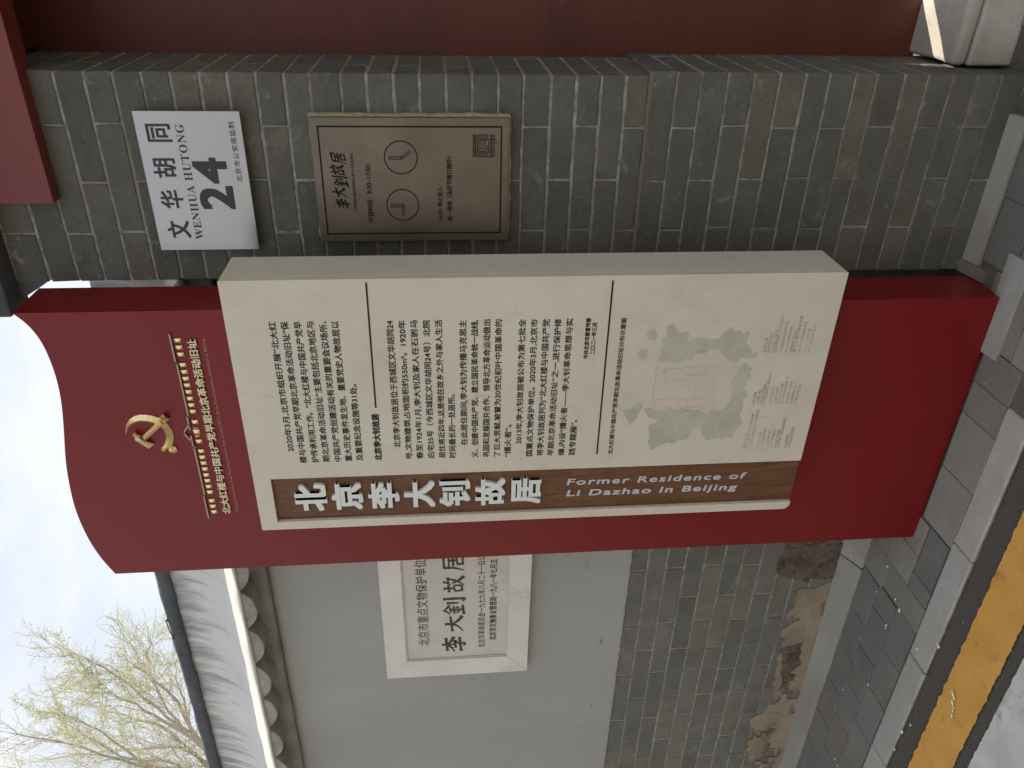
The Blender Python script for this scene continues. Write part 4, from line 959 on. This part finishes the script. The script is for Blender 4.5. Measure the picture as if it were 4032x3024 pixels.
# ------------------------------------------------------------------ wire loop on the coping
bm = bmesh.new()
def tube(bm, pts, r, n_=5):
    R = []
    for i, p in enumerate(pts):
        d = (pts[min(i+1, len(pts)-1)]-pts[max(i-1, 0)]).normalized(); u = d.orthogonal().normalized(); v = d.cross(u)
        rr_ = r[i] if isinstance(r, list) else r
        R.append([bm.verts.new(p+(u*math.cos(2*math.pi*k/n_)+v*math.sin(2*math.pi*k/n_))*rr_) for k in range(n_)])
    for a_, b_ in zip(R, R[1:]):
        for k in range(n_): bm.faces.new((a_[k], a_[(k+1) % n_], b_[(k+1) % n_], b_[k]))
Wp = lambda x, y, Y=2.16: at(560+x*.425, 2100+y*.425, Y)
tube(bm, [Wp(255, 770), Wp(235, 785), Wp(224, 808), Wp(232, 850), Wp(252, 900), Wp(275, 945), Wp(292, 985)], .0022)
tube(bm, [Wp(262, 780), Wp(240, 800), Wp(262, 828)], .0022); tube(bm, [Wp(214, 812), Wp(250, 806)], .003)
tag(bm_obj('wire', bm, M['wire']), 'thin dark wire looped over the cap of the boundary wall', 'wire')

# ------------------------------------------------------------------ spring tree behind the wall
random.seed(21)
tree = empty('tree', (0, 0, 0), 'bare branched tree with sparse yellow green spring leaves behind the left wall', 'tree')
TYY = 8.5
K = lambda x, y, d=0: at(x*.6076, 2016+y*.6076, TYY+d)
fork = K(1560, 1900); base = Vector((fork.x-.25, TYY+.1, -.03)); tree.location = base
bmT = bmesh.new(); leaves = []
tube(bmT, [base, base+Vector((.03, 0, 1.1)), base.lerp(fork, .6)+Vector((.06, .03, 0)), fork], [.16, .14, .125, .11], 9)
def twig(p, d, ln_, r, lvl):
    n_ = 5 if lvl > 0 else 4; pts = [p]; rs = [r]
    for i in range(n_):
        d = (d+Vector([random.gauss(0, .13) for _ in range(3)])+Vector((0, 0, .05 if lvl > 0 else -.02))).normalized()
        p = p+d*ln_/n_; pts.append(p); rs.append(max(.0022, r*(1-.8*(i+1)/n_)))
        if lvl > 0:
            for _ in range(2 if lvl > 1 else (2 if random.random() < .6 else 1)):
                nd = (d+Vector([random.gauss(0, .52) for _ in range(3)])).normalized(); twig(p, nd, ln_*random.uniform(.34, .58), max(.0025, r*.5), lvl-1)
        if lvl == 0:
            for _ in range(random.choice((0, 1, 1, 2, 2))): leaves.append((p+Vector([random.gauss(0, .018) for _ in range(3)]), d))
    tube(bmT, pts, rs, 3 if lvl < 1 else 5)
limbs = [[(1330, 1560), (1150, 1240), (960, 1060), (860, 990)], [(1420, 1620), (1200, 1430), (1000, 1130), (960, 900), (985, 850)], [(1250, 1560), (900, 1540), (560, 1560), (120, 1640)], [(1280, 1590), (1050, 1400), (700, 1290), (360, 1200)],
         [(1300, 1500), (1080, 1330), (800, 1080), (560, 950)], [(1350, 1700), (900, 1640), (420, 1500), (60, 1430)], [(1400, 1640), (1240, 1400), (1180, 1180), (1130, 980)], [(1300, 1700), (1000, 1660), (640, 1420), (400, 1300)],
         [(1380, 1600), (1120, 1380), (880, 1260), (700, 1160)], [(1350, 1750), (950, 1760), (500, 1720), (100, 1760)], [(1400, 1820), (1100, 1900), (700, 1950), (300, 2000)], [(1380, 1760), (1100, 1620), (780, 1580), (480, 1400)]]
for li, lb in enumerate(limbs):
    dd = random.uniform(-1.1, 1.1); pts = [fork]+[K(x, y, dd*(i+1)/len(lb)) for i, (x, y) in enumerate(lb)]
    sm = []
    for i in range(len(pts)-1):
        a_ = pts[max(i-1, 0)]; b_ = pts[i]; c2 = pts[i+1]; d_ = pts[min(i+2, len(pts)-1)]
        for k in range(4):
            t = k/4; sm.append(.5*(2*b_+(c2-a_)*t+(2*a_-5*b_+4*c2-d_)*t*t+(3*b_-a_-3*c2+d_)*t**3)+Vector([random.gauss(0, .012) for _ in range(3)]))
    sm.append(pts[-1]); n_ = len(sm); rs = [.038*(1-i/n_)**1.1+.005 for i in range(n_)]; tube(bmT, sm, rs, 6)
    tot = sum((sm[i+1]-sm[i]).length for i in range(n_-1))
    for i in range(3, n_):
        d = (sm[i]-sm[i-1]).normalized(); left = 1-i/n_
        for _ in range(1 if i % 3 else 2):
            nd = (d+Vector([random.gauss(0, .5) for _ in range(3)])).normalized(); twig(sm[i], nd, tot*(.12+.14*left), .006, 1 if random.random() < .85 else 2)
bm_obj('trunk', bmT, M['bark'], tree)
vs, fs = [], []
for p, d in leaves:
    for _ in range(2):
        u = Vector([random.gauss(0, 1) for _ in range(3)]).normalized(); v = u.orthogonal().normalized(); L_ = random.uniform(.014, .026); q_ = p+Vector([random.gauss(0, .012) for _ in range(3)]); k = len(vs)
        vs += [tuple(q_), tuple(q_+u*L_*.5+v*L_*.28), tuple(q_+u*L_), tuple(q_+u*L_*.5-v*L_*.28)]; fs.append((k, k+1, k+2, k+3))
me = bpy.data.meshes.new('crown'); me.from_pydata(vs, [], fs); link('crown', me, M['leaf'], tree, kind='stuff')
print('leaves', len(fs))

# ------------------------------------------------------------------ fallen petals and a torn scrap on the ground
random.seed(5); bm = bmesh.new()
def blob(bm, x, y, z, r, n_=7, sx=1, rot=0):
    pr = []
    for i in range(n_):
        a = 2*math.pi*i/n_; q_ = r*random.uniform(.6, 1.1); px_, py_ = q_*math.cos(a)*sx, q_*math.sin(a); pr.append(bm.verts.new((x+px_*math.cos(rot)-py_*math.sin(rot), y+px_*math.sin(rot)+py_*math.cos(rot), z+random.uniform(0, .0025))))
    c_ = bm.verts.new((x, y, z+.003))
    for i in range(n_): bm.faces.new((c_, pr[i], pr[(i+1) % n_]))
G3 = lambda x, y: (lambda d: EYE+d*(-1.5/d.z))(at(2688+x*.6076, 2016+y*.6076, 1.0)-EYE)
for x, y, r in ((1332, 352, .0045), (1262, 515, .003), (1407, 637, .0055), (1322, 733, .004), (1522, 888, .004), (1665, 872, .0055), (1155, 820, .003), (1043, 1150, .0035), (1208, 1120, .0035), (1427, 1425, .005), (1480, 1380, .003), (1213, 1075, .002), (1378, 1540, .004), (1005, 1640, .003), (992, 1258, .002), (990, 1600, .003), (1384, 565, .004), (1320, 750, .003)):
    p = G3(x, y); blob(bm, p.x, p.y, .0015, r*1.15, 7, 1.5, random.uniform(0, 3))
for _ in range(70): blob(bm, random.uniform(-3.4, -.6), random.uniform(1.35, 1.97), .001, random.uniform(.0008, .002), 5)
tag(bm_obj('fallen_petals', bm, M['petal']), 'tiny white petals and bits scattered over the pavement and road edge', 'petals', kind='stuff')
bm = bmesh.new()
for (x, y, r) in ((1755, 1180, .006), (1762, 1205, .005), (1750, 1235, .006), (1758, 1265, .004), (1752, 1290, .004), (1748, 1325, .005)):
    p = G3(x, y); blob(bm, p.x, p.y, .001, r, 6, 1.6, .7)
tag(bm_obj('paper_scrap', bm, M['petal']), 'torn sliver of white paper lying on the yellow line', 'scrap')
